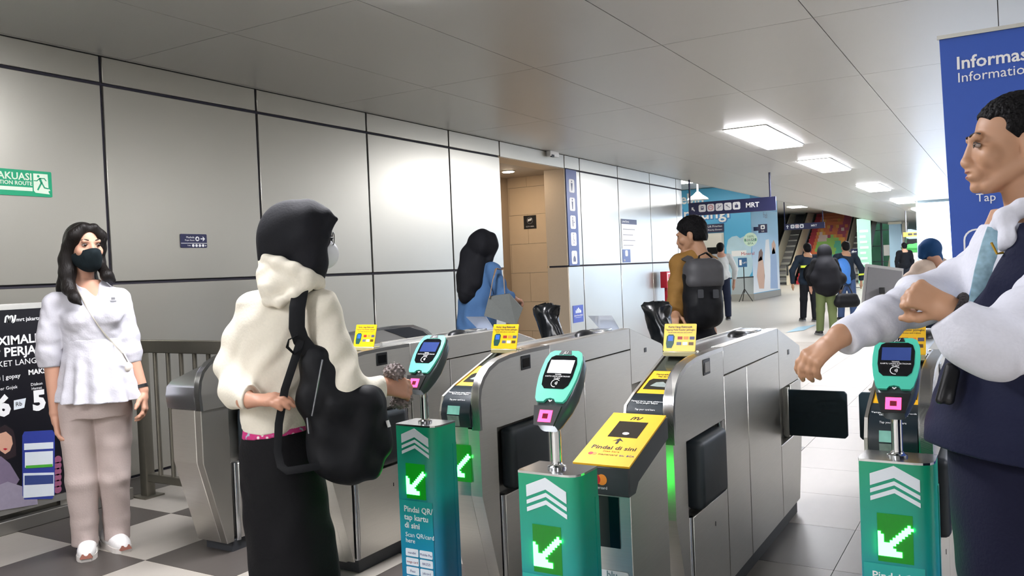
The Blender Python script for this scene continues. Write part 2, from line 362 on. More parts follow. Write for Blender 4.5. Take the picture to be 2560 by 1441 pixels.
# ------------------------------------------------------------------ fare gates
def side_curve(dy=0):
    return [(2.70, .731), (2.698, .85), (2.708, .895), (2.735, .936), (2.78, .968), (2.85, .992), (2.95, 1.004), (3.10, 1.008), (3.292, 1.008)]
def gate(xr, label):
    xl = xr-.185
    g = empty('fare_gate', (xr, 3.7, 0)); tag(g, label, 'fare gate', 'steel fare gates in a row')
    core = [(2.70, .735), (2.70, .80), (2.72, .85), (2.80, .882), (3.16, .998), (4.22, .998), (4.70, .868), (4.70, .45), (4.58, .05), (2.83, .05), (2.705, .47)]
    prism('cabinet', core, 'x', xl+.004, xr-.055, STEEL, g, .003)
    prism('front_column', [(2.70, .735), (2.83, .735), (2.83, .06), (2.825, .06), (2.705, .47)], 'x', xr-.055, xr-.004, STEEL, g)
    prism('inner_wall', [(2.83, .06), (4.57, .06), (4.69, .45), (4.69, .735), (2.83, .735)], 'x', xr-.055, xr-.045, STEEL_D, g)
    box('foot_skirt', (xl+.01, 2.86, 0), (xr-.008, 4.55, .058), DGREY, g)
    pr = side_curve()
    ck = prism('side_cheek', pr+[(3.292, .72), (2.85, .72)], 'x', xr-.032, xr, STEEL, g, smooth=True, angle=30)
    # bright bent band round the nose of the cheek
    inner = [(2.716, .731), (2.714, .85), (2.724, .888), (2.75, .924), (2.79, .953), (2.856, .976), (2.95, .988), (3.10, .992), (3.292, .992)]
    prism('edge_band', pr+inner[::-1], 'x', xr-.036, xr+.0012, STEEL_B, g, smooth=True, angle=30)
    lc = [(a+.004, b-.006) for a, b in core[:5]]
    prism('left_cheek', [(2.695, .731), (2.693, .80), (2.714, .858), (2.797, .893), (3.155, 1.008), (3.292, 1.008), (3.292, .72), (2.85, .72)], 'x', xl, xl+.010, STEEL_D, g)
    # black nose with instruction stickers
    no = prism('reader_nose', [(2.74, .738), (2.692, .742), (2.684, .79), (2.694, .828), (2.716, .858), (2.755, .878), (2.80, .889), (2.80, .85), (2.75, .80)], 'x', xl+.013, xr-.038, mat('nose_plastic', '#1b262d', .25, noise=.05), g, smooth=True, angle=60)
    f1 = Fr((xl+.013, 2.694, .828), X, (0, .022, .030)); f0 = Fr((xl+.013, 2.692, .742), X, (0, -.008, .048)); f2 = Fr((xl+.013, 2.684, .79), X, (0, .010, .038)); f3 = Fr((xl+.013, 2.716, .858), X, (0, .039, .020))
    dec('instruction_photo', rect(.03, .002, .088, .036), f2, TINTP, no); dec('instruction_photo', rect(.03, .004, .085, .046), f0, GREYPH, no)
    text('Tempel kartu uang elektronik', f3, .067, .022, .0105, WHITE, no, align='CENTER'); text('kartu jangan dilipat', f3, .067, .012, .0105, WHITE, no, align='CENTER'); text('Tap your card here', f1, .067, .02, .0095, WHITE, no, align='CENTER')
    # sloping reader plate
    sv = Vector((0, .36, .116)).normalized(); fs = Fr((xl+.013, 2.80, .8835), X, sv)
    pl = dec('reader_plate', rect(0, 0, .134, .19), fs, YELK, g, t=.005)
    dec('reader_window', [(.012, .035), (.122, .035), (.122, .105), (.112, .12), (.022, .12), (.012, .105)], fs, mat('reader_glass', '#2b2a26', .25, noise=.1), pl, t=.0015, t0=.005)
    dec('card_picture', [(.03, .06), (.06, .055), (.104, .052), (.108, .088), (.086, .078), (.07, .095), (.045, .09)], fs, GREYPH, pl, t=.0005, t0=.0066)
    text('Tempelkan kartu', fs, .067, .155, .014, DGREY, pl, align='CENTER', t0=.0052); text('Tap card here', fs, .067, .138, .012, DGREY, pl, align='CENTER', t0=.0052)
    dec('smoked_plate', rect(0, .192, .134, .372), fs, SMOKE, g, t=.004)
    # side service panels on the lane side
    a, b = xr-.05, xr-.001
    box('top_rail_panel', (a, 3.297, .894), (b, 4.218, 1.008), STEEL, g, .002, 1)
    box('side_panel', (a, 3.297, .06), (b, 3.632, .889), STEEL, g, .002, 1)
    box('side_panel', (a, 3.638, .06), (b, 4.218, .889), STEEL, g, .002, 1)
    prism('rear_panel', [(4.223, 1.006), (4.695, .878), (4.712, .862), (4.712, .70), (4.223, .70)], 'x', a, b, STEEL, g, .002)
    prism('rear_panel', [(4.223, .42), (4.70, .42), (4.60, .06), (4.223, .06)], 'x', a, b, STEEL, g, .002)
    box('rear_panel', (a, 4.46, .425), (b, 4.705, .695), STEEL, g, .002, 1)
    box('service_panel', (a, 2.872, .06), (b, 3.291, .436), STEEL, g, .002, 1)
    tube('rolled_edge', [(xr-.014, 2.862, .06), (xr-.014, 2.862, .44)], .014, STEEL_B, g, 12)
    box('keyhole', (xr-.001, 3.12, .335), (xr+.0008, 3.124, .352), BLACK, g)
    # retracted padded flap in its recess
    fl = box('padded_flap', (xr-.04, 2.90, .452), (xr+.03, 3.215, .705), PADD, g, .028, 4)
    tube('hinge_bar', [(xr-.012, 3.245, .442), (xr-.012, 3.245, .716)], .013, STEEL_B, g, 12)
    box('recess_end_plate', (xr-.048, 3.262, .442), (xr-.004, 3.291, .716), STEEL, g)  # narrow steel plate at the end of the flap recess
    # sensor window, rear lock
    box('sensor_frame', (xr-.002, 3.035, .925), (xr+.003, 3.115, .985), BLACK, g, .002, 1)
    box('sensor_glass', (xr+.001, 3.047, .935), (xr+.0042, 3.103, .973), BLACKG, g)
    box('rear_lock', (xr-.001, 4.42, .855), (xr+.001, 4.45, .88), DGREY, g)
    # top deck
    box('top_deck', (xl+.012, 3.19, .998), (xr-.034, 4.216, 1.003), STEEL_B, g)
    prism('rear_slope', [(4.216, .998), (4.70, .868), (4.70, .875), (4.216, 1.005)], 'x', xl+.003, xr-.05, STEEL_B, g)
    box('deck_lip', (xl, 3.292, .72), (xl+.012, 4.216, 1.012), STEEL, g)
    d = loft('card_slot_dome', [circ(Vector((xl+.085, 3.86, 1.003+.026*math.sin(q))), X, Y, .042*math.cos(q), .075*math.cos(q), 16) for q in (0, .35, .7, 1.05, 1.35)], BLACK, g)
    box('collector_plate', (xl+.05, 3.98, 1.003), (xl+.14, 4.09, 1.02), STEEL_B, g, .006, 2)
    # lane light under the nose
    fl = Fr((xl+.085, 2.6995, .598), X, Z)
    lw = dec('lane_light', rect(-.052, -.073, .052, .073), fl, LEDBG, g, t=.003)
    arrow(Fr(fl.P(0, 0, .003), X, Z), .006, -.008, .094, lw)
    return g
gC = gate(-.992, 'steel fare gate between the yellow kiosk and the white-shirted man')
gates = {'C': gC}
for k, x, lb in (('B', -1.78, 'steel fare gate with a green arrow behind the left green post'), ('A2', -2.568, 'steel fare gate behind the woman in the cream hoodie'), ('D', -.204, 'steel fare gate behind the rightmost green post')):
    o = copy_tree(gC, loc=(x, 3.7, 0)); o['label'] = lb; gates[k] = o
# wide flaps closing the lane between the two right-hand gates
for k, x0, x1, xb in (('C', -.985, -.70, -.99), ('D', -.645, -.386, -.392)):
    g = gates[k]
    prism('lane_flap', [(x0, .452), (x1-.012, .452), (x1, .465), (x1, .672), (x1-.012, .685), (x0, .685)] if k == 'C' else [(x0, .465), (x0+.012, .452), (x1, .452), (x1, .685), (x0+.012, .685), (x0, .672)], 'y', 4.34, 4.362, FLAP, g, .003)
    box('flap_bracket', (xb-.012, 4.335, .442), (xb+.012, 4.367, .695), ALU, g, .003, 1)
# leftmost gate: plain steel nose, reader end turned to the far side
def end_gate():
    xr, xl = -3.356, -3.60
    g = empty('fare_gate', (xr, 3.7, 0)); tag(g, 'leftmost steel fare gate with a plain rounded nose beside the railing', 'fare gate', 'steel fare gates in a row')
    prism('cabinet', [(2.665, .735), (2.665, .475), (2.785, .05), (4.55, .05), (4.66, .45), (4.66, .735)], 'x', xl+.02, xr-.05, STEEL, g, .003)
    prism('front_column', [(2.665, .735), (2.83, .735), (2.83, .05), (2.785, .05), (2.665, .475)], 'x', xr-.05, xr-.004, STEEL_D, g, .003)
    prism('nose_cover', [(2.66, .738), (2.652, .80), (2.66, .845), (2.69, .87), (2.86, .92), (3.1, .985), (3.2, 1.0), (4.2, 1.0), (4.6, .9), (4.68, .8), (4.68, .738)], 'x', xl, xr-.034, STEEL_B, g, smooth=True, angle=40)
    pr = [(2.66, .733), (2.652, .82), (2.66, .88), (2.68, .925), (2.72, .962), (2.78, .988), (2.86, 1.002), (3.0, 1.008), (4.15, 1.03), (4.35, 1.02), (4.5, .975), (4.6, .91), (4.655, .83), (4.66, .733)]
    prism('side_cheek', pr, 'x', xr-.03, xr, STEEL_D, g, smooth=True, angle=30)
    inn = [(2.676, .733), (2.668, .82), (2.676, .875), (2.694, .914), (2.73, .948), (2.785, .972), (2.86, .986), (3.0, .992), (4.15, 1.014), (4.345, 1.004), (4.49, .96), (4.586, .90), (4.64, .825), (4.644, .733)]
    prism('edge_band', pr+inn[::-1], 'x', xr-.034, xr+.0014, STEEL_B, g, smooth=True, angle=30)
    prism('dark_reader_cover', [(4.05, 1.012), (4.3, 1.01), (4.45, .97), (4.55, .91), (4.62, .82), (4.62, .75), (4.3, .93)], 'x', xl+.02, xr+.004, mat('dark_cover', '#23262b', .3, noise=.05), g, smooth=True)
    box('side_panel', (xr-.05, 3.297, .06), (xr-.001, 3.9, .725), STEEL, g, .002, 1); box('side_panel', (xr-.05, 3.906, .06), (xr-.001, 4.5, .725), STEEL, g, .002, 1)
    box('service_panel', (xr-.05, 2.872, .06), (xr-.001, 3.291, .436), STEEL, g, .002, 1)
    tube('rolled_edge', [(xr-.014, 2.862, .05), (xr-.014, 2.862, .44)], .014, STEEL_B, g, 12)
    box('inner_wall', (xr-.055, 2.83, .44), (xr-.045, 3.3, .735), STEEL_D, g)
    box('padded_flap', (xr-.04, 2.90, .452), (xr+.03, 3.215, .705), PADD, g, .028, 4)
    box('foot_skirt', (xl+.04, 2.82, 0), (xr-.01, 4.5, .055), DGREY, g)
end_gate()

# ------------------------------------------------------------------ small yellow instruction cards on the gates
def card_stand(xl, label, y=3.07):
    c = empty('card_stand', (xl+.09, y, .99)); tag(c, label, 'sign', 'yellow instruction cards on the gates')
    zb = 1.012; f = Fr((xl+.018, y, zb), X, (0, .032, .105))
    cd = dec('card', rrect(0, 0, .128, .108, .004), f, YEL, c, t=.003)
    box('card_base', (xl+.018, y-.006, .9925), (xl+.146, y+.045, 1.012), mat('clear_base', '#b9b38a', .15, noise=.05), c, .003, 1)
    f = Fr(f.P(0, 0, .003), X, f.v)
    text('Kartu Uang Elektronik', f, .064, .092, .0105, DGREY, cd, align='CENTER', bold=.0002, t0=.0003, t=.0004); text('Tapping Pada Reader Jaklingko', f, .064, .081, .0098, DGREY, cd, align='CENTER', t0=.0003, t=.0004); text('Tap the reader with your card or phone', f, .064, .072, .006, DGREY, cd, align='CENTER', t0=.0003, t=.0004)
    rd = dec('reader_picture', [(.014, .012), (.034, .012), (.042, .03), (.044, .058), (.038, .066), (.02, .066), (.012, .058), (.010, .03)], f, mat('reader_pict', '#0f4a44', .4, noise=.05), cd, t=.0004)
    dec('reader_picture_screen', rect(.018, .04, .038, .06), f, mat('blue_pict', '#2a66c8', .4, noise=.05), rd, t=.0003, t0=.0004)
    for i, (a, b, h) in enumerate(((.056, .046, '#a02b24'), (.080, .046, '#ee8a3a'), (.104, .046, '#4a4a6a'), (.053, .024, '#63677f'), (.077, .024, '#cfd8dc'), (.101, .024, '#5a3c10'))):
        dec('bank_card_picture', rect(a, b, a+.019, b+.012), f, mat('bankcard%d' % i, h, .4, noise=.2, nscale=60), cd, t=.0004)
card_stand(-.992-.185, 'glossy yellow instruction card on the gate next to the kiosk')
card_stand(-1.78-.185, 'yellow instruction card on the gate behind the left green post')
card_stand(-2.568-.185, 'yellow instruction card on the gate beside the hooded woman')
card_stand(-.204-.185, 'yellow instruction card below the outstretched white sleeve')
ACR = mat('clear_acrylic', '#dfe6f2', .12, 0, alpha=.55, noise=.02)
for x, lb in ((-2.70, 'clear acrylic card holder on the gate near the denim-clad woman'), (-1.90, 'clear acrylic card holder on the gate in front of the blue-lit wall')):
    h = empty('card_holder', (x, 4.15, 1.0035)); tag(h, lb, 'sign holder', 'clear card holders seen from behind')
    mesh('back_sheet', [(x-.075, 4.11, 1.085), (x+.065, 4.11, 1.085), (x+.08, 4.17, 1.0085), (x-.035, 4.17, 1.0085), (x-.075, 4.114, 1.085), (x+.065, 4.114, 1.085), (x+.08, 4.174, 1.0085), (x-.035, 4.174, 1.0085)],
         [(0, 1, 2, 3), (7, 6, 5, 4), (0, 4, 5, 1), (1, 5, 6, 2), (2, 6, 7, 3), (3, 7, 4, 0)], ACR, h)
    box('foot', (x-.035, 4.12, 1.0035), (x+.075, 4.19, 1.0085), ACR, h)

# ------------------------------------------------------------------ green card-reader posts
PIX = mat('wrap_light', '#e4ecf2', .4, noise=.01)
def post(x0, y0, label, text_on=True, lit=None):
    """x0: left edge, y0: front face"""
    p = empty('card_reader_post', (x0+.0925, y0+.06, 0)); tag(p, label, 'card reader', 'green card reader posts')
    W, D, ZT = .186, .125, .8
    prof = [(x0, y0+.018), (x0+.018, y0), (x0+W-.035, y0), (x0+W-.012, y0+.008), (x0+W, y0+.03), (x0+W, y0+D-.01), (x0+W-.01, y0+D), (x0+.01, y0+D), (x0, y0+D-.01)]
    prof = [(x0+.004, y0+.004), (x0+W-.05, y0), (x0+W-.026, y0+.003), (x0+W-.010, y0+.012), (x0+W-.002, y0+.028), (x0+W, y0+.045), (x0+W, y0+D), (x0+.006, y0+D), (x0, y0+.02)]
    col = prism('column', prof, 'z', 0.012, ZT-.006, POSTG, p, smooth=True, angle=40)
    cx, cy = x0+W/2, y0+D/2
    prism('top_plate', [(cx+(a-cx)*1.006, cy+(b-cy)*1.006) for a, b in prof], 'z', ZT-.006, ZT, STEEL_B, p)
    prism('floor_plate', [(cx+(a-cx)*1.1, cy+(b-cy)*1.1) for a, b in prof], 'z', 0, .012, STEEL_D, p)
    box('seam_cover', (x0+W-.001, y0+D-.022, .02), (x0+W+.002, y0+D-.001, .72), POSTG, p)
    f = Fr((x0, y0+.0008, 0), X, Z)
    a0, am, a1 = .030, .090, .152
    def chev(zt, h): return [(a0, zt-.025-h), (a0, zt-.025), (am, zt), (a1, zt-.033), (a1, zt-.033-h), (am, zt-h)]
    for zt, h in ((.788, .032), (.747, .011), (.727, .012)):
        dec('chevron', chev(zt, h)[::-1], f, PIX, col)
    lw = dec('lane_light', rect(.045, .528, .132, .658), f, LEDBG, p, t=.002)
    arrow(Fr(f.P(0, 0, .002), X, Z), .09, .588, .088, lw)
    if text_on:
        dec('instruction_sticker', rect(.008, .10, .158, .52), f, mat('sticker_wrap', '#17a29b', .3, ramp=[(.1, '#2d74ad'), (.36, '#1d8aa8'), (.52, '#22a89e')]), col, t=.0008)
        for i, s in enumerate(('Pindai QR/', 'tap kartu', 'di sini')): text(s, f, .028, .478-.03*i, .030, WHITE, col, bold=.0004)
        for i, s in enumerate(('Scan QR/card', 'here')): text(s, f, .030, .385-.022*i, .0235, WHITE, col)
        for r in range(4):
            for c in range(2):
                lg = dec('logo_plate', rrect(.028+.064*c, .313-.034*r, .086+.064*c, .341-.034*r, .004), f, PIX, col, t=.0012, t0=.0008)
                s = (('mandiri', 'Mobile Pay'), ('mega card', 'BRIZZI'), ('Flazz', 'jakcard'), ('TapCash', 'jaklingko'))[r][c]
                text(s, f, .057+.064*c, .322-.034*r, .0125, mat('logo_red', '#8a2030', .5, noise=.02) if (r, c) == (1, 0) else BLUE_S, lg, align='CENTER', t0=.0022, t=.0004)
    # bent chrome neck
    tube('neck', [(cx, cy+.002, ZT), (cx, cy+.002, ZT+.09), (cx, cy, ZT+.115), (cx, cy+.006, ZT+.135), (cx, cy+.025, ZT+.15)], .0145, CHROME, p, 14)
    loft('neck_collar', [circ(Vector((cx, cy+.002, ZT+z)), X, Y, r, n=18) for z, r in ((0, .026), (.006, .026), (.009, .018), (.014, .016))], CHROME, p)
    # reader head leaning back
    fr = Fr((cx, y0+.042, .985), X, (0, .113, .122)); n = fr.n
    def ring(v, hw, t0, t1, r=.016): return rring(fr.P(0, v, -(t0+t1)/2), fr.u, fr.n, hw, (t1-t0)/2, r, 4)
    body = loft('reader_body', [ring(-.062, .026, .012, .05, .012), ring(-.045, .034, .004, .058), ring(0, .048, .002, .062), ring(.04, .0555, .002, .062), ring(.09, .0575, .002, .058), ring(.14, .055, .002, .046), ring(.166, .047, .003, .03, .012)], mat('reader_shell', '#4a5354', .28, .3, noise=.05), p)
    out = [(-.040, -.002), (-.047, .008), (-.0545, .04), (-.0595, .075), (-.0605, .105), (-.058, .14), (-.05, .163), (-.038, .170)]
    dome = [(.018, -.002), (.012, .007), (0, .010), (-.012, .007), (-.018, -.002)]
    bz = out + [(-a, b) for a, b in out[::-1]] + dome
    bez = dec('teal_bezel', bz[::-1], fr, TEAL, body, t=.008)
    gl = [(-.030, .040), (-.041, .052), (-.046, .080), (-.046, .125), (-.040, .146), (-.028, .153)]
    gls = dec('front_glass', (gl + [(-a, b) for a, b in gl[::-1]])[::-1], fr, BLACKG, body, t=.0015, t0=.0075)
    dec('display', rect(-.037, .092, .037, .136), fr, lit or mat('display_dim', '#2c3f78', .12, emit=.25, noise=.15, nscale=20), gls, t=.0006, t0=.009)
    for s, b, z in (('TEMPEL', .0845, .0062), ('KARTU UANG ELEKTRONIK', .0785, .0062), ('DI SINI', .0722, .0062)): text(s, fr, 0, b, z, WHITE, gls, align='CENTER', t0=.0092, t=.0003)
    arc = [(.0135*math.cos(math.radians(q)), .058+.0135*math.sin(math.radians(q))) for q in range(40, 290, 15)]; arc2 = [(.0115*math.cos(math.radians(q)), .058+.0115*math.sin(math.radians(q))) for q in range(40, 290, 15)]
    dec('contactless_ring', arc+arc2[::-1], fr, WHITE, gls, t=.0004, t0=.009)
    for q, r in enumerate((.003, .006, .009)):
        dec('contactless_wave', [(-.004+r*math.cos(t), .058+r*math.sin(t)) for t in (-.7, -.35, 0, .35, .7)]+[(-.004+(r+.0014)*math.cos(t), .058+(r+.0014)*math.sin(t)) for t in (.7, .35, 0, -.35, -.7)], fr, WHITE, gls, t=.0004, t0=.009)
    text('JLI', fr, 0, .158, .013, WHITE, dec('maker_badge', [(-.02, .156), (.02, .156), (.015, .170), (-.015, .170)], fr, BLACK, body, t=.001, t0=.008), align='CENTER', t0=.0092, t=.0004, shear=.3)
    dec('pointer_mark', [(0, -.001), (.006, .004), (.004, .0065), (0, .0035), (-.004, .0065), (-.006, .004)], fr, WHITE, body, t=.0008, t0=.004)
    # QR scanner with its red lamp
    fq = Fr((cx, y0+.001, .928), X, (0, .034, .056)); 
    qb = dec('scanner_block', [(-.030, 0), (.030, 0), (.042, .056), (-.042, .056)], fq, BLACK, body, t=.006)
    r1, r2 = rect(-.0195, .009, .0195, .043), rect(-.0085, .0185, .0085, .0335)
    V = [fq.P(a, b, t) for t in (.0062, .0072) for a, b in r1+r2]
    Fc = []
    for i in range(4):
        j = (i+1) % 4
        Fc += [(8+i, 8+j, 12+j, 12+i), (i, j, 8+j, 8+i), (4+j, 4+i, 12+i, 12+j)]
    mesh('scanner_light', V, Fc, REDL, qb)
    dec('scanner_lens', r2, fq, mat('scanner_lens', '#5a1526', .15, emit=.15, emit_hex='#a01838'), qb, t=.0004, t0=.006)
    return p
lit = mat('display_lit', '#f4f8ff', .3, emit=2.2, emit_hex='#f2f7ff')
post(-1.968, 2.412, 'green card reader post the hooded woman is tapping')
post(-1.176, 1.955, 'green card reader post in the centre foreground with a bright white display', lit=lit)
post(-.366, 2.405, 'rightmost green card reader post in front of the uniformed man')
post(-2.752, 2.412, 'green card reader post half hidden behind the hooded woman')

# ------------------------------------------------------------------ readers at the far end wrapped in black plastic
BAG = mat('black_bin_bag', '#101316', .22, noise=.2, nscale=12, bump=.6)
def wrapped(x, y, label, seed):
    p = empty('wrapped_reader_post', (x, y, 0)); tag(p, label, 'card reader', 'readers wrapped in black plastic')
    tube('column', [(x, y, 0), (x, y, .8)], .07, STEEL, p, 12)
    tube('neck', [(x, y, .8), (x, y, .93)], .016, CHROME, p, 10)
    rnd = random.Random(seed); rings = []
    for k, (z, hw, hd, dx) in enumerate(((.80, .085, .07, .03), (.84, .075, .06, .03), (.90, .078, .06, .022), (.96, .08, .065, .008), (1.01, .078, .065, -.012), (1.05, .085, .07, -.025), (1.085, .098, .065, -.03), (1.105, .085, .05, -.02), (1.112, .03, .02, 0))):
        rg = []
        for q in range(20):
            a = 2*math.pi*q/20; r = 1+.13*math.sin(3*a+k*.9+seed)+.09*rnd.uniform(-1, 1)
            rg.append(Vector((x+dx+hw*r*math.cos(a), y+hd*r*math.sin(a), z+.012*rnd.uniform(-1, 1))))
        rings.append(rg)
    loft('plastic_bag', rings, BAG, p, angle=None)
wrapped(-2.665, 4.95, 'card reader wrapped in black plastic in front of the tiled doorway', 1)
wrapped(-1.885, 4.95, 'card reader wrapped in black plastic left of the man in the tan jacket', 2)

# ------------------------------------------------------------------ bank-card kiosk with a yellow lid
def kiosk():
    x0, x1 = -1.157, -.972
    k = empty('payment_kiosk', (-1.065, 2.45, 0)); tag(k, 'low steel payment kiosk with a sloping yellow lid', 'kiosk')
    sy, sz = 2.262, .752
    v = Vector((0, .318, .098)).normalized(); f = Fr((x0, sy, sz), X, v); L = .333
    prism('body', [(2.29, .02), (2.60, .02), (2.60, .82), (2.29, .725)], 'x', x0+.02, x1-.012, STEEL, k, .002)
    hd = prism('dark_hood', [(2.262, .752), (2.262, .665), (2.31, .665), (2.33, .70), (2.60, .775), (2.60, .848), (2.58, .85)], 'x', x0+.002, x1-.002, DGREY, k, .004)
    ld = dec('yellow_lid', rect(0, 0, x1-x0, L), f, YELK, k, t=.006)
    f2 = Fr(f.P(0, 0, .006), X, v)
    w = dec('scan_window', rect(.045, .17, .145, .275), f2, mat('scan_glass', '#39342e', .15, noise=.05), ld, t=.0008)
    dec('scan_glow', ell(.098, .195, .011, .007), f2, mat('scan_glow', '#ffeaf5', .5, emit=3), w, t=.0004, t0=.0008)
    dec('upload_arrow', [(.088, .128), (.088, .150), (.074, .143), (.092, .164), (.110, .143), (.096, .150), (.096, .128)][::-1], f2, BLACK, ld, t=.0005)
    text('Pindai di sini', f2, .095, .092, .030, BLACK, ld, align='CENTER', t0=.0003, t=.0004, bold=.0004); text('Scan here', f2, .095, .075, .014, mat('orange_print', '#c87814', .5, noise=.02), ld, align='CENTER', t0=.0003, t=.0004)
    text('mastercard', f2, .06, .055, .014, mat('brown_print', '#7a4a10', .5, noise=.02), ld, t0=.0003, t=.0004); text('blu  BCA', f2, .13, .055, .013, BLUE_S, ld, t0=.0003, t=.0004)
    dec('logo_disc', ell(.034, .061, .008), f2, RED, ld, t=.0005); dec('logo_disc', ell(.046, .061, .008), f2, mat('logo_orange', '#f09030', .5, noise=.02), ld, t=.0004)
    for a in (.065, .085, .105):     # metro squiggle mark
        pass
    sq = [(.078, .288), (.082, .305), (.088, .309), (.091, .302), (.088, .292), (.093, .305), (.099, .309), (.102, .302), (.099, .292), (.105, .290), (.110, .300), (.114, .309)]
    for p, q in zip(sq[:-1], sq[1:]): dec('metro_mark', line2(p, q, .004), f2, BLACK, ld, t=.0005)
    ff = Fr((x0+.002, 2.2612, 0), X, Z)
    dec('logo_disc', ell(.072, .712, .0165), ff, mat('logo_red2', '#cf2030', .5, noise=.02), hd); dec('logo_disc', ell(.093, .712, .0165), ff, MATS['logo_orange'], hd, t=.0009)
    text('mastercard', ff, .082, .684, .0125, WHITE, hd, align='CENTER')
    fb = Fr((x0+.02, 2.2885, 0), X, Z)
    dec('dark_window', rect(.02, .50, .115, .655), fb, BLACKG, k, t=.001); dec('window_green_strip', rect(.02, .50, .082, .655), fb, mat('dark_green_glass', '#16211e', .3, noise=.1), k, t=.0005, t0=.001)  # dark green strip laid over part of the black window
    st = dec('bank_sticker', rrect(.02, .40, .138, .43, .006), fb, WHITE, k); text('blu', fb, .066, .407, .030, mat('blu_grey', '#7f9aa0', .5, noise=.02), st, bold=.0005)
kiosk()
# ------------------------------------------------------------------ signs on the left wall
def wf(y, z, off=.001): return Fr((XW+off, y, z), Y, Z)
GREEN = mat('evac_green', '#13a878', .4, noise=.03)
GLOWW = mat('phosphor_white', '#eafbe6', .5, noise=.01)
def sign_box(name, fr, a0, b0, a1, b1, m, label, cat='sign', r=.008, t=.006, group=None):
    e = empty(name, fr.P((a0+a1)/2, b0)); tag(e, label, cat, group)
    dec('board', rrect(a0, b0, a1, b1, r), fr, m, e, t=t)
    return e, Fr(fr.P(0, 0, t), fr.u, fr.v)
e, f = sign_box('evacuation_sign', wf(0, 0), 2.30, 1.944, 3.145, 2.107, GREEN, 'green evacuation route sign with a running figure on the metal wall')
text('JALUR EVAKUASI', f, 3.018, 2.045, .062, GLOWW, e, align='RIGHT', bold=.0012); text('EVACUATION ROUTE', f, 3.018, 2.012, .034, GLOWW, e, align='RIGHT', bold=.0006)
dec('direction_bar', rect(2.45, 1.976, 3.018, 1.999), f, GLOWW, e)
dr = dec('door_symbol', [(3.026, 1.98), (3.036, 1.968), (3.128, 1.962), (3.12, 1.975), (3.121, 1.985), (3.132, 1.984), (3.126, 1.996), (3.121, 1.995), (3.119, 2.09), (3.027, 2.09)], f, GLOWW, e)
dec('runner_head', ell(3.058, 2.074, .008), f, GREEN, dr, t0=.0012)
for p, q, wd in (((3.066, 2.062), (3.078, 2.03), .014), ((3.066, 2.06), (3.048, 2.044), .006), ((3.05, 2.044), (3.028, 2.044), .006), ((3.064, 2.061), (3.098, 2.062), .006), ((3.096, 2.062), (3.108, 2.046), .006), ((3.076, 2.032), (3.05, 1.985), .010), ((3.078, 2.034), (3.096, 2.0), .008), ((3.094, 2.002), (3.12, 1.998), .008)):
    dec('runner_limb', line2(p, q, wd), f, GREEN, dr, t0=.0012)
e, f = sign_box('direction_sign', wf(0, 0), 4.103, 1.62, 4.34, 1.724, NAVY, 'small navy prayer-room direction sign alone on the metal wall')
text('Mushola', f, 4.225, 1.692, .022, WHITE, e, align='RIGHT'); text('Prayer Room', f, 4.225, 1.672, .016, WHITE, e, align='RIGHT')
dec('icon_disc', ell(4.252, 1.688, .018), f, WHITE, e); dec('icon_mark', [(4.243, 1.68), (4.261, 1.68), (4.261, 1.688), (4.252, 1.699), (4.243, 1.688)], f, NAVY, e, t0=.0012)
dec('arrow', [(4.282, 1.684), (4.308, 1.684), (4.298, 1.672), (4.306, 1.672), (4.322, 1.688), (4.306, 1.704), (4.298, 1.704), (4.308, 1.692), (4.282, 1.692)], f, WHITE, e)
dec('divider', rect(4.105, 1.652, 4.338, 1.656), f, WHITE, e)
for k in range(4): dec('icon_disc', ell(4.212+.03*k, 1.637, .011), f, WHITE, e)
dec('arrow', [(4.322, 1.643), (4.334, 1.636), (4.322, 1.630)][::-1], f, WHITE, e); text('Toilet', f, 4.19, 1.633, .013, WHITE, e, align='RIGHT')
e, f = sign_box('washroom_sign', wf(0, 0), 10.492, 1.378, 10.822, 2.738, BLUE_S, 'tall blue washroom sign with five white pictograms beside the doorway', r=.004, t=.012)
for k, z in enumerate((2.50, 2.24, 1.985, 1.745, 1.485)):
    c = dec('pictogram_plate', rrect(10.575, z-.085, 10.745, z+.105, .03), f, WHITE, e); m = 10.66
    DK = mat('picto_ink', '#5f6682', .5, noise=.02)
    if k in (0, 1):
        dec('picto_head', ell(m, z+.075, .014), f, DK, c, t0=.0012); dec('picto_body', [(m-.008, z-.06), (m+.008, z-.06), (m+.028, z+.05), (m-.028, z+.05)] if k == 0 else [(m-.012, z-.06), (m+.012, z-.06), (m+.02, z+.05), (m-.02, z+.05)], f, DK, c, t0=.0012)
    elif k == 2:
        dec('picto_head', ell(m-.01, z+.07, .012), f, DK, c, t0=.0012); dec('picto_body', [(m-.018, z-.05), (m+.002, z-.05), (m, z+.05), (m-.02, z+.05)], f, DK, c, t0=.0012); dec('picto_baby', ell(m+.03, z+.01, .012, .01), f, DK, c, t0=.0012)
    elif k == 3:
        dec('picto_head', ell(m-.005, z+.08, .01), f, DK, c, t0=.0012); dec('picto_body', line2((m-.005, z+.065), (m-.002, z+.01), .008), f, DK, c, t0=.0012); dec('picto_seat', line2((m-.004, z+.012), (m+.03, z-.02), .008), f, DK, c, t0=.0012)
        ro = [(m+.03*math.cos(q), z-.02+.035*math.sin(q)) for q in [math.pi*.7+i*.35 for i in range(14)]]; ri = [(m+.024*math.cos(q), z-.02+.028*math.sin(q)) for q in [math.pi*.7+i*.35 for i in range(14)]]
        dec('picto_wheel', ro+ri[::-1], f, DK, c, t0=.0012)
    else:
        dec('picto_dome', [(m-.04, z-.05), (m+.04, z-.05), (m+.04, z-.01), (m+.025, z+.02), (m, z+.035), (m-.025, z+.02), (m-.04, z-.01)], f, DK, c, t0=.0012); dec('picto_tip', line2((m, z+.03), (m, z+.07), .006), f, DK, c, t0=.0012)
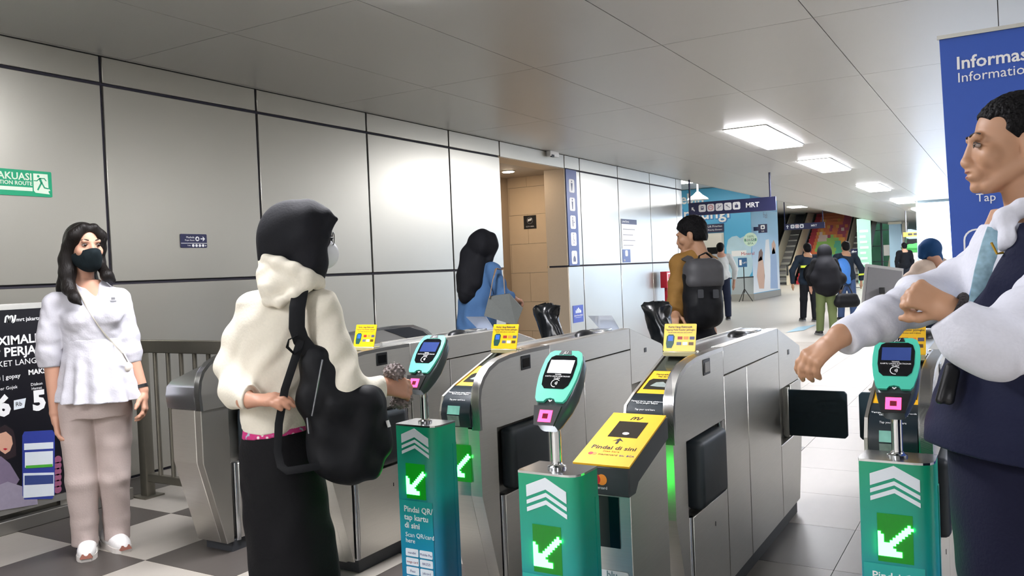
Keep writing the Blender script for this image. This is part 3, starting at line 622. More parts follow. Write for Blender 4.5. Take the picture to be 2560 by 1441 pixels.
e, f = sign_box('notice_board', wf(0, 0), 12.40, 1.62, 13.04, 2.10, WHITE, 'white notice board with a navy heading on the far metal wall', r=.004)
dec('heading_strip', rect(12.40, 2.02, 13.04, 2.10), f, NAVY, e); text('Jadwal Kereta', f, 12.43, 2.045, .05, WHITE, e)
for k, z in enumerate((1.93, 1.84, 1.75, 1.67)): dec('printed_line', rect(12.45, z, 12.95-.09*(k % 2), z+.012), f, GREYP, e)
e, f = sign_box('notice_sticker', wf(0, 0), 12.41, 1.40, 12.73, 1.61, BLUE_S, 'blue and white notice sticker under the white notice board', r=.004, t=.003)
dec('phone_picture', rrect(12.52, 1.50, 12.62, 1.595, .02), f, WHITE, e); text('Info', f, 12.44, 1.42, .05, WHITE, e)
e, f = sign_box('wall_sticker', wf(0, 0), 10.565, .565, 10.895, .81, mat('sticker_blue', '#4a5fb0', .5, noise=.03), 'small blue square sticker low on the wall beside the doorway', r=.004, t=.003)
for a, h in ((10.66, .04), (10.70, .06), (10.74, .075), (10.78, .055), (10.81, .035)): dec('skyline_bar', rect(a-.014, .70, a+.014, .70+h), f, PIX, e)
text('Jakarta Kota Global', f, 10.73, .655, .034, WHITE, e, align='CENTER'); dec('thin_line', rect(10.63, .635, 10.83, .639), f, PIX, e)
fc = Fr((0, 11.006, 0), X, Z)
e, f = sign_box('camera_notice', fc, -6.30, 1.965, -6.085, 2.165, BLACK, 'black camera notice on the beige tiled corridor wall', r=.004, t=.004)
o1 = [( -6.193+.052*math.cos(q), 2.09+.052*math.sin(q)) for q in [i*.25 for i in range(26)]]; i1 = [(-6.193+.046*math.cos(q), 2.09+.046*math.sin(q)) for q in [i*.25 for i in range(26)]]
dec('ring', o1+i1[::-1], f, GREYP, e); dec('camera_picture', [(-6.23, 2.075), (-6.165, 2.09), (-6.155, 2.125), (-6.225, 2.11)], f, WHITE, e); text('CCTV AREA', f, -6.193, 1.99, .026, WHITE, e, align='CENTER')
sb = empty('ceiling_sensor', (XW+.03, 10.1, ZC)); tag(sb, 'small white sensor box where wall meets ceiling above the doorway', 'sensor')
box('housing', (XW+.002, 9.95, ZC-.07), (XW+.07, 10.2, ZC), WHITE, sb, .006, 2); box('lens', (XW+.05, 9.98, ZC-.082), (XW+.075, 10.05, ZC-.05), BLACK, sb)

# ------------------------------------------------------------------ railing by the leftmost gate
RAILM = mat('railing_steel', '#7d796d', .4, .8, noise=.05)
r = empty('railing', (-4.45, 3.35, 0)); tag(r, 'grey steel railing with vertical bars beside the leftmost gate', 'railing')
box('top_rail', (-5.28, 3.325, .925), (-3.63, 3.375, 1.005), RAILM, r, .004, 1); box('bottom_rail', (-4.75, 3.33, .10), (-3.66, 3.37, .15), RAILM, r, .004, 1)
box('end_post', (-4.80, 3.318, 0), (-4.735, 3.382, .925), RAILM, r, .006, 2); box('end_post', (-3.70, 3.32, 0), (-3.65, 3.38, .925), RAILM, r, .006, 2)
for k in range(8): tube('bar', [(-4.63+.125*k, 3.35, .15), (-4.63+.125*k, 3.35, .925)], .015, RAILM, r, 10)
box('post_foot', (-4.84, 3.28, 0), (-4.70, 3.42, .01), RAILM, r)

# ------------------------------------------------------------------ advertising light box at the left edge
PX0 = -4.812
def pp(px, py): v = onx(px, py, PX0); return (v.y, v.z)
ad = empty('poster_stand', (-4.86, 2.3, 0)); tag(ad, 'black advertising poster in a white frame behind the woman in white', 'poster')
box('frame', (-4.90, 1.25, .105), (-4.822, 3.22, 1.278), ALU, ad, .006, 2)
box('plinth', (-4.95, 1.2, 0), (-4.80, 3.27, .075), STEEL_D, ad, .004, 1); box('leg', (-4.88, 1.4, .07), (-4.84, 1.5, .11), STEEL_D, ad); box('leg', (-4.88, 2.82, .07), (-4.84, 2.92, .11), STEEL_D, ad)
fp = Fr((-4.822, 0, 0), Y, Z)
INK = mat('poster_black', '#15151c', .35, noise=.05)
sheet = dec('poster_sheet', rect(1.28, .15, 3.19, 1.245), fp, INK, ad, t=.004)
fp = Fr((-4.818, 0, 0), Y, Z)
def pt(s, px, py, size, m=WHITE, al='LEFT', bold=0): a, b = pp(px, py); text(s, fp, a, b, size, m, sheet, align=al, bold=bold)
sq = [(14, 807), (16, 792), (22, 790), (24, 800), (22, 807), (27, 792), (32, 790), (33, 800), (32, 807), (37, 804), (39, 795), (40, 788)]
for p, q in zip(sq[:-1], sq[1:]): dec('metro_mark', line2(pp(*p), pp(*q), .009), fp, WHITE, sheet)
pt('mrt jakarta', 42, 804, .030, bold=.0003)
for s_, sub, px, py, sz, bo_ in (('MAXIMALKAN', 'MAXIMAL', 88, 856, .070, .0016), ('TIAP PERJALANAN', 'TIAP PERJA', 92, 884, .070, .0016), ('DENGAN PAKET LANGGANAN', 'DENGAN PAKET LANG', 92, 908, .046, 0)):
    a, b = pp(px, py); text(s_, fp, a-twidth(sub, sz, bo_), b, sz, WHITE, sheet, bold=bo_)
pt('blu | gopay', 52, 944, .034, al='RIGHT', bold=.0004); pt('MAKSI', 72, 938, .040, bold=.0012); pt('Diskon', 78, 966, .024); pt('Hemat', 80, 976, .022); pt('Voucher Gojek', 45, 971, .026, al='RIGHT')
a, b = pp(2, 1040); text('6', fp, a-.02, b, .15, WHITE, sheet, bold=.008); pt('5', 84, 1026, .15, bold=.008)
tg = dec('tag_plate', [pp(36, 1026), pp(62, 1020), pp(66, 996), pp(36, 1002)], fp, PIX, sheet); pt('Rb', 40, 1017, .034, INK)
SKINP = mat('poster_skin', '#d8a890', .5, noise=.05); HAIRP = mat('poster_hair', '#2a1f24', .5, noise=.05); MAUVE = mat('poster_mauve', '#7d7088', .5, noise=.1)
dec('portrait_hair', [pp(*q) for q in ((-14, 1150), (-20, 1110), (-8, 1075), (14, 1063), (34, 1076), (40, 1100), (42, 1140), (20, 1150))], fp, HAIRP, sheet)
dec('portrait_face', [pp(*q) for q in ((-6, 1100), (0, 1085), (16, 1080), (30, 1092), (33, 1110), (26, 1128), (14, 1136), (2, 1128))], fp, SKINP, sheet, t0=.001)
dec('portrait_lips', [pp(*q) for q in ((8, 1123), (14, 1121), (20, 1123), (14, 1127))], fp, RED, sheet, t0=.002)
dec('portrait_jacket', [pp(*q) for q in ((-30, 1140), (4, 1142), (26, 1160), (50, 1200), (34, 1225), (-30, 1250))], fp, MAUVE, sheet, t0=.0004)
dec('portrait_skirt', [pp(*q) for q in ((-30, 1225), (20, 1205), (60, 1218), (95, 1240), (95, 1262), (-30, 1282))], fp, mat('poster_grey', '#9a92a4', .5, noise=.1), sheet, t0=.0007)
ph = dec('phone_mockup', [pp(*q) for q in ((57, 1240), (57, 1090), (62, 1080), (132, 1076), (138, 1084), (138, 1236), (132, 1248), (62, 1250))][::-1], fp, mat('phone_blue', '#38469a', .3, noise=.05), sheet, t=.002)
for q, m in ((((61, 1126), (134, 1122), (134, 1106), (61, 1110)), PIX), (((63, 1170), (133, 1166), (133, 1128), (63, 1132)), PIX), (((65, 1172), (132, 1168), (132, 1161), (65, 1165)), mat('app_green', '#4fae3a', .5, noise=.02)), (((59, 1246), (136, 1240), (136, 1182), (59, 1184)), PIX), (((62, 1214), (134, 1210), (134, 1188), (62, 1190)), BLUE_S)):
    dec('app_card', [pp(*v) for v in q], fp, m, ph, t0=.002+.0004*(m is not PIX)+.0002)
for k in range(6): a, b = pp(146, 1150+15*k); dec('plum_picture', ell(a, b, .022), fp, mat('plum', '#9a5a78', .4, noise=.1), sheet)
dec('badge_strip', [pp(222, 1178), pp(246, 1172), pp(246, 1135), pp(222, 1140)], fp, BLUE_S, sheet)
for k, py in enumerate((1095, 1112, 1150, 1162, 1186, 1196)): pt(('MRT', 'GO', 'UNGGAH', 'DI', 'Download', 'Mrt-J')[k], 224, py, .026)
for py in (1215, 1232): dec('store_icon', [pp(232, py), pp(240, py-2), pp(240, py-12), pp(232, py-10)], fp, WHITE, sheet)

# ------------------------------------------------------------------ blue roll-up banner behind the man in the vest
BLU = mat('banner_blue', '#2f57b5', .5, noise=.02)
bn = empty('rollup_banner', (.23, 3.0, 0)); tag(bn, 'tall blue information banner behind the man in the vest', 'banner')
fb = Fr((-.172, 3.0, 2.027), X, Z)
sh = dec('banner_sheet', [(.053, -1.98), (.86, -1.98), (.83, 0), (0, 0)], fb, BLU, bn, t=.002)
box('top_clamp', (-.178, 2.992, 2.024), (.664, 3.006, 2.036), ALU, bn); box('base_case', (-.11, 2.93, 0), (.68, 3.07, .055), ALU, bn, .01, 2); tube('support_pole', [(.25, 3.012, .05), (.25, 3.012, 2.03)], .009, ALU, bn)
fb = Fr((0, 2.998, 0), X, Z)
def bt(s, px, py, size, bold=0): v = ony(px, py, 2.998); text(s, fb, v.x, v.z, size, WHITE, sh, bold=bold)
bt('Informasi', 2390, 174, .055, .001); bt('Information', 2393, 207, .043); bt('Tap Your card here', 2440, 505, .036)
c0 = ony(2408, 580, 2.998)
ro = rrect(c0.x, .95, c0.x+.52, c0.z+.008, .035); ri = rrect(c0.x+.005, .955, c0.x+.515, c0.z+.003, .031)
V = [fb.P(a, b, t) for t in (.0004, .0016) for a, b in ro+ri]; n = len(ro); Fc = []
for i in range(n):
    j = (i+1) % n; Fc += [(2*n+i, 2*n+j, 3*n+j, 3*n+i), (i, j, 2*n+j, 2*n+i), (n+j, n+i, 3*n+i, 3*n+j)]
mesh('outline_frame', V, Fc, WHITE, sh)

# ------------------------------------------------------------------ hanging direction signs
def hang(x0, x1, y, z0, z1, rods, label, icons, a0, mrt, th=.05, rodr=.018):
    e = empty('hanging_sign', ((x0+x1)/2, y, z0)); tag(e, label, 'sign')
    box('board', (x0, y, z0), (x1, y+th, z1), NAVY, e, .004, 1)
    for xr in rods: tube('rod', [(xr, y+th/2, z1), (xr, y+th/2, ZC if xr > XW else 3.9)], rodr, NAVY, e, 8)
    f = Fr((x0, y, z0), X, Z); h = z1-z0; s = h*.62
    return e, f, h
e, f, h = hang(-5.235, -3.60, 15.5, 2.242, 2.492, (-5.21, -3.70), 'long navy MRT direction sign with five icons hanging before the blue lift wall', 5, .2, 1.1)
def icon(f, a, b, s, e, kind):
    p = dec('icon_plate', rrect(a, b, a+s, b+s, s*.22), f, WHITE, e); c = a+s/2; d = b+s/2; I = mat('icon_ink', '#44486a', .5, noise=.02)
    if kind == 'train':
        dec('train_mark', rrect(c-s*.2, d-s*.2, c+s*.2, d+s*.25, s*.08), f, I, p, t0=.0012); dec('train_window', rect(c-s*.13, d, c+s*.13, d+s*.14), f, WHITE, p, t0=.0024)
    elif kind == 'm':
        o = ell(c, d, s*.36); i = ell(c, d, s*.28); dec('red_ring', o+[o[0]]+[i[0]]+i[::-1], f, mat('icon_red', '#c8545c', .5, noise=.02), p, t0=.0012); text('M', f, c, d-s*.14, s*.42, MATS['icon_red'], p, align='CENTER', t0=.0012, t=.001)
    elif kind in ('up', 'down'):
        sg = 1 if kind == 'up' else -1
        dec('stair_mark', line2((c-s*.28, d-s*.22*sg), (c+s*.28, d+s*.2*sg), s*.07), f, I, p, t0=.0012); dec('figure_mark', line2((c-s*.1, d), (c-s*.1, d+s*.28), s*.06), f, I, p, t0=.0012)
    else:
        dec('machine_mark', rect(c-s*.22, d-s*.26, c+s*.22, d+s*.12), f, I, p, t0=.0012); dec('machine_mark', rect(c-s*.1, d+s*.16, c+s*.1, d+s*.26), f, I, p, t0=.0012)
ar = [(-.5, .5), (-.5, -.25), (-.28, -.08), (.3, -.55), (.5, -.35), (-.08, .28), (.12, .5)]
dec('arrow', [(.095+.06*a*1.1, .125+.075*b) for a, b in ar], f, WHITE, e)
for k, kd in enumerate(('train', 'm', 'up', 'down', 'machine')): icon(f, .20+.163*k, .063, .14, e, kd)
text('MRT', f, 1.09, .085, .125, WHITE, e, bold=.003)
e, f, h = hang(-6.71, -5.36, 30.0, 2.35, 2.56, (-6.69, -5.42), 'smaller distant navy MRT direction sign hanging in front of the colourful stairs', 3, .2, .8)
dec('arrow', [(.10, .05), (.13, .05), (.13, .13), (.155, .11), (.155, .135), (.115, .175), (.075, .135), (.075, .11), (.10, .13)], f, WHITE, e)
for k, kd in enumerate(('train', 'm', 'machine')): icon(f, .22+.155*k, .05, .13, e, kd)
text('MRT', f, .90, .075, .10, WHITE, e, bold=.002)

# ------------------------------------------------------------------ lift block wrapped in a blue advertisement
SKYB = mat('ad_sky_blue', '#58b7e4', .45, noise=.03, nscale=1)
lb = box('wall_lift', (-15.9, 28.1, 0), (-7.36, 31.9, 3.88), SKYB); tag(lb, kind='structure')
box('plinth', (-15.9, 28.07, 0), (-7.33, 31.93, .22), mat('plinth_grey', '#9a9a94', .5, noise=.04), lb)
fl = Fr((0, 28.098, 0), X, Z)
def lp(px, py): v = ony(px, py, 28.098); return (v.x, v.z)
a, b = lp(1827, 547); text('terlindungi', fl, a, b+.04, .62, mat('ad_outline', '#3a86c8', .5, noise=.02), lb, align='RIGHT', bold=.035, t=.002); text('terlindungi', fl, a-.015, b+.05, .62, WHITE, lb, align='RIGHT', bold=.008, t0=.004)
text('air murni, lebih', fl, a-.9, b+.62, .5, WHITE, lb, align='RIGHT', bold=.01, t0=.004)
dr_ = box('door_1', (-9.75, 28.06, .02), (-8.28, 28.1, 2.33), ALU); tag(dr_, kind='structure')
for x0, x1 in ((-9.68, -9.03), (-9.0, -8.35)):
    box('door_leaf', (x0, 28.05, .04), (x1, 28.062, 2.30), STEEL, dr_); box('door_window', (x0+.13, 28.045, 1.1), (x1-.1, 28.052, 1.85), BLACKG, dr_)
e, f = sign_box('lift_sign', fl, -9.75, 2.36, -8.27, 2.64, NAVY, 'navy priority lift sign above the lift doors', t=.04)
icon(f, -9.28, 2.40, .19, e, 'machine'); icon(f, -9.05, 2.40, .19, e, 'train'); text('Lift Prioritas', f, -8.82, 2.53, .10, WHITE, e); text('Priority Elevator', f, -8.82, 2.42, .075, WHITE, e)
GAL = mat('ad_bottle', '#bcdcea', .4, noise=.12, nscale=3)
bt_ = dec('bottle_print', [lp(*q) for q in ((1822, 694), (1818, 660), (1816, 620), (1820, 600), (1830, 592), (1842, 590), (1850, 596), (1860, 591), (1872, 592), (1880, 602), (1878, 630), (1882, 655), (1880, 680), (1872, 694))][::-1], fl, GAL, lb)
lbp = dec('bottle_label', [lp(*q) for q in ((1829, 642), (1866, 640), (1866, 626), (1829, 628))], fl, WHITE, lb, t0=.0014); text('Mineral', fl, lp(1847, 0)[0], lp(1847, 639)[1], .15, RED, lb, align='CENTER', t0=.0028)
a, b = lp(1876, 599); dec('round_badge', ell(a, b, .23), fl, mat('badge_green', '#d4efdc', .5, noise=.02), lb, t0=.0014); dec('badge_band', rect(a-.2, b-.06, a+.2, b+.03), fl, mat('badge_dark', '#5f9a80', .5, noise=.02), lb, t0=.0028)
for s, dz in (('100%', .06), ('BEBAS', -.045), ('BPA', -.17)): text(s, fl, a, b+dz, .11, WHITE if dz == -.045 else mat('badge_ink', '#3a7a60', .5, noise=.02), lb, align='CENTER', t0=.0042)
dsp = dec('dispenser_print', [lp(*q) for q in ((1828, 742), (1884, 738), (1884, 692), (1828, 696))], fl, mat('ad_grey', '#aab4b8', .4, noise=.1), lb); dec('dispenser_edge', [lp(*q) for q in ((1826, 698), (1884, 694), (1884, 691), (1826, 695))], fl, DGREY, lb, t0=.0014)
fr_ = Fr((-7.358, 0, 0), Y, Z)
def rp(px, py): v = onx(px, py, -7.358); return (v.y, v.z)
dec('poster_print', rect(28.12, .24, 31.88, 3.1), fr_, mat('ad_pale', '#cfe6f4', .45, ramp=[(.3, '#f1f4f6'), (1.2, '#c3d9ee'), (2.9, '#8fcdee')]), lb)
for pts, m in ((((1898, 722), (1892, 690), (1896, 650), (1902, 640), (1908, 652), (1912, 690), (1910, 722)), mat('ad_skin', '#d9b39c', .5, noise=.05)), (((1895, 655), (1897, 630), (1903, 622), (1907, 632), (1906, 650)), mat('ad_brown', '#7a5a52', .5, noise=.05)),
               (((1912, 725), (1910, 660), (1914, 600), (1922, 598), (1926, 650), (1926, 725)), WHITE), (((1926, 722), (1926, 640), (1934, 618), (1941, 640), (1945, 722)), mat('ad_blue', '#9cb6d8', .5, noise=.05)), (((1930, 636), (1929, 610), (1934, 600), (1939, 612), (1938, 634)), MATS['ad_skin'])):
    dec('figure_print', [rp(*q) for q in pts][::-1], fr_, m, lb, t0=.0014)
text('fresh', fr_, *rp(1908, 545), .3, BLUE_S, lb, t0=.002)
pj = empty('projecting_sign', (-7.3, 28.6, 2.4)); tag(pj, 'small square navy lift sign projecting from the pale poster corner', 'sign')
v0, v1 = ony(1896, 583, 28.4), ony(1917, 560, 28.4)
box('board', (v0.x, 28.4, v0.z), (v1.x, 28.44, v1.z), NAVY, pj); box('bracket', (-7.5, 28.405, v0.z+.08), (v0.x+.01, 28.435, v1.z-.08), NAVY, pj); icon(Fr((0, 28.4, 0), X, Z), v0.x+.08, v0.z+.12, .14, pj, 'machine'); text('Lift', Fr((0, 28.4, 0), X, Z), v0.x+.15, v0.z+.03, .07, WHITE, pj, align='CENTER')
v = ony(1860, 700, 27.5)
ts = empty('tripod_sign', (v.x, 27.5, 0)); tag(ts, 'small blue lift sign on a thin black tripod before the blue wall', 'sign')
zt0 = ony(1858, 668, 27.5).z; zt1 = ony(1858, 645, 27.5).z
pl = box('sign_plate', (v.x-.17, 27.48, zt0), (v.x+.12, 27.5, zt1), mat('sign_blue', '#2d6090', .4, noise=.03), ts); dec('sign_picture', rect(-.13, .06, -.05, .24), Fr((v.x, 27.479, zt0), X, Z), WHITE, pl); text('LIFT', Fr((v.x, 27.479, zt0), X, Z), -.02, .11, .075, WHITE, pl)
tube('stem', [(v.x, 27.51, .3), (v.x, 27.51, zt0)], .016, BLACK, ts, 8)
for q in (0, 2.1, 4.2): tube('leg', [(v.x, 27.51, .42), (v.x+.26*math.cos(q), 27.51+.26*math.sin(q), .008)], .014, BLACK, ts, 8)
pd = empty('ceiling_fan_lamp', (-9.2, 27, 3.9)); v = ony(1745, 500, 26.0); pd.location = (v.x, 26, 3.9); tag(pd, 'white pendant lamp on a stem behind the hanging MRT sign', 'light')
tube('stem', [(v.x, 26, 3.9), (v.x, 26, v.z+.25)], .03, WHITE, pd, 8); loft('shade', [circ(Vector((v.x, 26, v.z+q)), X, Y, r_) for q, r_ in ((0, .34), (.05, .32), (.16, .15), (.26, .05))], WHITE, pd)

# ------------------------------------------------------------------ red hydrant point by the far wall
hy = empty('hydrant_sign', (-5.17, 14.0, 0)); tag(hy, 'red emergency equipment box on a red post by the far metal wall', 'fire equipment')
box('sign_case', (-5.24, 13.87, .93), (-5.12, 14.17, 1.215), RED, hy, .006, 2); box('post', (-5.21, 13.98, 0), (-5.16, 14.05, .93), RED, hy)
fh = Fr((-5.119, 0, 0), Y, Z); dec('white_label', rect(13.90, .96, 14.14, 1.19), fh, WHITE, hy); dec('red_symbol', rect(13.93, 1.08, 14.11, 1.17), fh, RED, hy, t0=.0012); dec('red_symbol', rect(13.96, .98, 14.08, 1.06), fh, RED, hy, t0=.0012)
ex = empty('fire_extinguisher', (-5.0, 14.45, 0)); tag(ex, 'red fire extinguisher standing below the hydrant box', 'fire equipment')
loft('cylinder', [circ(Vector((-5.0, 14.45, z)), X, Y, r_) for z, r_ in ((0, .085), (.02, .09), (.42, .09), (.48, .06), (.52, .03))], RED, ex); tube('valve', [(-5.0, 14.45, .52), (-5.0, 14.45, .58), (-4.93, 14.4, .6)], .016, BLACK, ex); tube('hose', [(-4.96, 14.45, .57), (-4.88, 14.4, .5), (-4.89, 14.4, .2)], .012, BLACK, ex)

# ------------------------------------------------------------------ grey board on a pole
bd = empty('display_board', (-1.1, 9.0, 0)); tag(bd, 'grey board in a white frame on a thin pole beyond the gates', 'board')
A, B, Cc, D_ = ond(2166, 660, 8.2), ond(2259, 672, 8.2), ond(2252, 812, 8.1), ond(2152, 806, 8.1)
def quad(pts, m, name, parent, t=.02):
    n = (pts[1]-pts[0]).cross(pts[3]-pts[0]).normalized(); q = [p+n*t for p in pts]
    return mesh(name, list(pts)+q, [(0, 1, 2, 3), (7, 6, 5, 4), (0, 4, 5, 1), (1, 5, 6, 2), (2, 6, 7, 3), (3, 7, 4, 0)], m, parent)
quad([A, B, Cc, D_], mat('board_frame_white', '#c9c9c8', .5, noise=.02), 'frame', bd, .03)
mid = (A+B+Cc+D_)/4; off = (CF*-.012)
quad([mid+(p-mid)*.9+off for p in (A, B, Cc, D_)], mat('board_grey', '#8d8d90', .6, noise=.03), 'panel', bd, .012)
cl = ond(2205, 727, 8.1); pz = Vector((cl.x, cl.y, 0))
tube('pole', [pz, cl], .016, ALU, bd, 10); box('clamp', cl-Vector((.025, .025, .03)), cl+Vector((.025, .025, .03)), BLACK, bd, .005, 1)
for q in (.3, 2.4, 4.5): tube('foot', [pz+Vector((0, 0, .12)), pz+Vector((.22*math.cos(q), .22*math.sin(q), .01))], .012, ALU, bd, 8)
st = tag(mesh('floor_sticker', [onz(1965, 832, .0005), onz(2010, 826, .0005), onz(2040, 812, .0005), onz(1995, 818, .0005), onz(1965, 832, .002), onz(2010, 826, .002), onz(2040, 812, .002), onz(1995, 818, .002)],
     [(3, 2, 1, 0), (4, 5, 6, 7), (0, 1, 5, 4), (1, 2, 6, 5), (2, 3, 7, 6), (3, 0, 4, 7)], mat('floor_sticker', '#8fb3c4', .4, noise=.1)), 'pale blue directional sticker on the floor beyond the gates', 'floor sticker')

# ------------------------------------------------------------------ daylight window on the right
wn = box('window_1', (-2.34, 28.0, .02), (6.5, 28.02, ZC), mat('daylight', '#eef6ff', .4, emit=WINDOW_POWER, emit_hex='#c6deff')); tag(wn, kind='structure')
for x in (-2.36, .6, 3.5): box('mullion', (x, 27.96, 0), (x+.05, 28.06, ZC), mat('pale_frame', '#9fb4bc', .4, noise=.02), wn)
box('transom', (-2.34, 27.97, 2.86), (6.5, 28.05, ZC), MATS['pale_frame'], wn)

# ------------------------------------------------------------------ far end: painted stairs, escalators, window
SY = 45.0
stairs = empty('staircase', (-8.6, SY, 0)); tag(stairs, 'wide staircase with colourful mural risers at the far end', 'stairs')
SC_ = {k: mat('mural_'+k, h, .5, noise=.06) for k, h in dict(r='#b52a38', o='#d9743c', g='#8fbf5a', t='#4aa98c', p='#a83a58', y='#e0a040', k='#c86a3a', w='#d8c0b8', d='#4a3030').items()}
sx0, sx1 = -9.55, -7.35
ART = ["roooooooootttk", "roooooooootttk", "rooooooootttkk", "roooootttkttto", "roooootttkttto", "roooootttkttto", "rooodddddttttk", "roooyoodgttttk", "rrooggggggttto", "rrogggggggttto", "rroggggggtttko", "rroggggggttyko", "rrowwwggggyyko", "rrowwwpgyoopko", "rrywyoooopppko", "rroyoopoopwppp", "rroooypoyppopp", "rroooooooopppp", "rroyooooyopppp", "rroooooooopppp", "rroooooooopppp", "rroooooooopppp", "rroooooooopppp", "rroooooooopppp"]
for k, row in enumerate(ART):
    z0, y0, hh, tt = .185*k, SY+.3*k, .185, .3
    n = len(row); V = []; Fc = []; mi = []; ms = [SC_[c] for c in sorted(set(row))]; ix = {c: i for i, c in enumerate(sorted(set(row)))}
    for i in range(n+1):
        x = sx0+(sx1-sx0)*i/n; V += [(x, y0, z0), (x, y0, z0+hh), (x, y0+tt+.03, z0+hh), (x, y0+tt+.03, z0)]
    for i in range(n):
        q = 4*i
        for a, b in ((0, 1), (1, 2), (2, 3), (3, 0)): Fc.append((q+a, q+4+a, q+4+b, q+b)); mi.append(ix[row[i]])
    Fc += [(0, 1, 2, 3), (4*n+3, 4*n+2, 4*n+1, 4*n)]; mi += [0, 0]
    mesh('step', V, Fc, ms, stairs, mids=mi)
CREAM = mat('balustrade_cream', '#d9d3bf', .45, noise=.03)
def escal(x0, x1, label, y0=SY-.6, ln=7.4, slope=.617):
    e = empty('escalator', ((x0+x1)/2, y0, 0)); tag(e, label, 'escalator', 'escalators beside the painted stairs')
    for x in (x0, x1-.14):
        prism('balustrade', [(y0-.5, 0), (y0+.2, 0), (y0+ln, (ln-.2)*slope), (y0+ln, (ln-.2)*slope+1.05), (y0+.2, 1.02), (y0-.5, .95)], 'x', x, x+.14, CREAM, e)
        tube('handrail', [(x+.07, y0-.55, .5), (x+.07, y0-.5, .98), (x+.07, y0+.2, 1.06), (x+.07, y0+ln, (ln-.2)*slope+1.09)], .05, BLACK, e, 8)
    prism('truss', [(y0, 0), (y0+.4, .02), (y0+ln, (ln-.2)*slope+.2), (y0+ln, (ln-.6)*slope-.4), (y0+.9, 0)], 'x', x0+.14, x1-.14, GREYP, e)
    for k in range(12): box('tread', (x0+.15, y0+.4+.5*k, .12+.308*k), (x1-.15, y0+.85+.5*k, .24+.308*k), STEEL_D, e)
escal(-10.75, -9.65, 'escalator with cream sides left of the painted stairs')
escal(-7.25, -6.15, 'escalator with cream sides right of the painted stairs')
tag(box('wall_far', (-16, 53.2, 0), (-9.4, 53.4, 4), MATS['side_wall']), kind='structure')
tag(box('wall_far_left', (-15.9, 46.5, 0), (-10.8, 46.7, 4), mat('far_beige', '#c7c0a8', .5, noise=.03)), kind='structure')
for z in (1.3, 2.4): box('trim', (-15.9, 46.47, z), (-10.8, 46.5, z+.03), GREYP, bpy.data.objects['wall_far_left'])
tag(box('window_2', (-10.98, 45.4, .1), (-10.9, 46.4, 2.9), mat('blue_glass_panel', '#8fb8cc', .2, noise=.05)), kind='structure')
gp = empty('glass_panel', (-6.0, 44, 0)); v0, v1 = ony(2146, 692, 43), ony(2176, 546, 43); tag(gp, 'tall pale green glass panel with printed lines near the stairs', 'glass panel')
box('pane', (v0.x, 43, .02), (v1.x, 43.04, v1.z), mat('green_glass', '#9fd8c0', .25, noise=.05), gp)
for k in range(7): box('printed_line', (v0.x+.12, 42.985, .9+.26*k), (v1.x-.12-.06*(k % 3), 43, 1.02+.26*k), mat('pale_mint', '#cfeee2', .4, noise=.03), gp)
ds = empty('direction_stand', (-6.3, 38, 0)); v0, v1 = ony(2127, 643, 38), ony(2144, 622, 38); tag(ds, 'small dark arrow sign on a stand near the green glass panel', 'sign')
pl = box('sign_plate', (v0.x, 38, v0.z), (v1.x, 38.03, v1.z), NAVY, ds); tube('stem', [((v0.x+v1.x)/2, 38.04, 0), ((v0.x+v1.x)/2, 38.04, v0.z)], .03, GREYP, ds, 8); box('base', ((v0.x+v1.x)/2-.2, 37.9, 0), ((v0.x+v1.x)/2+.2, 38.2, .03), GREYP, ds)
cx_, cz_ = (v0.x+v1.x)/2, (v0.z+v1.z)/2; dec('arrow', [(cx_-.11, cz_+.05), (cx_-.02, cz_-.02), (cx_-.02, cz_+.03), (cx_+.1, cz_+.03), (cx_+.1, cz_+.07), (cx_-.02, cz_+.07), (cx_-.02, cz_+.12)], Fr((0, 37.999, 0), X, Z), WHITE, pl)
# far glazing with trees outside
fg = box('window_3', (-9.2, 58, 0), (-2.0, 58.03, 4), mat('clear_glazing', '#dfeaf2', .05, alpha=.12, noise=.02)); tag(fg, kind='structure')
for x in (-9.2, -7.0, -4.8): box('mullion', (x, 57.95, 0), (x+.12, 58.06, 4), ALU, fg)
for z in (.9, 1.9, 2.9): box('transom', (-9.2, 57.96, z), (-2.0, 58.05, z+.05), ALU, fg)
tag(box('ground', (-60, 75, -.6), (40, 160, -.5), mat('grass', '#6d8a58', .9, noise=.2)), kind='structure')
GRN = [mat('leaf%d' % i, h, .8, noise=.3, nscale=2, bump=.8) for i, h in enumerate(('#3f6f46', '#5a8a55', '#4b7a60'))]
def blob(name, c, r, m, parent, seed):
    rnd = random.Random(seed); bm = bmesh.new(); bmesh.ops.create_icosphere(bm, subdivisions=3, radius=1)
    for v in bm.verts:
        k = 1+.16*math.sin(5*v.co.x+seed)+.14*math.sin(6*v.co.y+2*seed)+.12*math.sin(7*v.co.z)+rnd.uniform(-.05, .05)
        v.co = Vector((c[0]+r[0]*v.co.x*k, c[1]+r[1]*v.co.y*k, c[2]+r[2]*v.co.z*k))
    return bm_obj(name, bm, m, parent, True)
for i, (px, py, y, rr, lbl) in enumerate(((2166, 600, 80, (1.9, 2, 4.5), 'tall dark green tree outside the far window'), (2195, 640, 95, (3.6, 3, 3.2), 'round green tree crown outside the far window'))):
    c = ony(px, py, y); t = empty('tree', (c.x, c.y, -.5)); tag(t, lbl, 'tree', 'trees outside the far window')
    blob('crown', (c.x, c.y, c.z), rr, GRN[i], t, i+1); tube('trunk', [(c.x, c.y, -.5), (c.x, c.y, c.z)], .3, mat('bark', '#5a4a3a', .9, noise=.2), t, 8)
hs = empty('house', (-12, 110, -.5)); c = ony(2200, 660, 110); hs.location = (c.x, 110, -.5); tag(hs, 'low building with a red roof outside the far window', 'building')
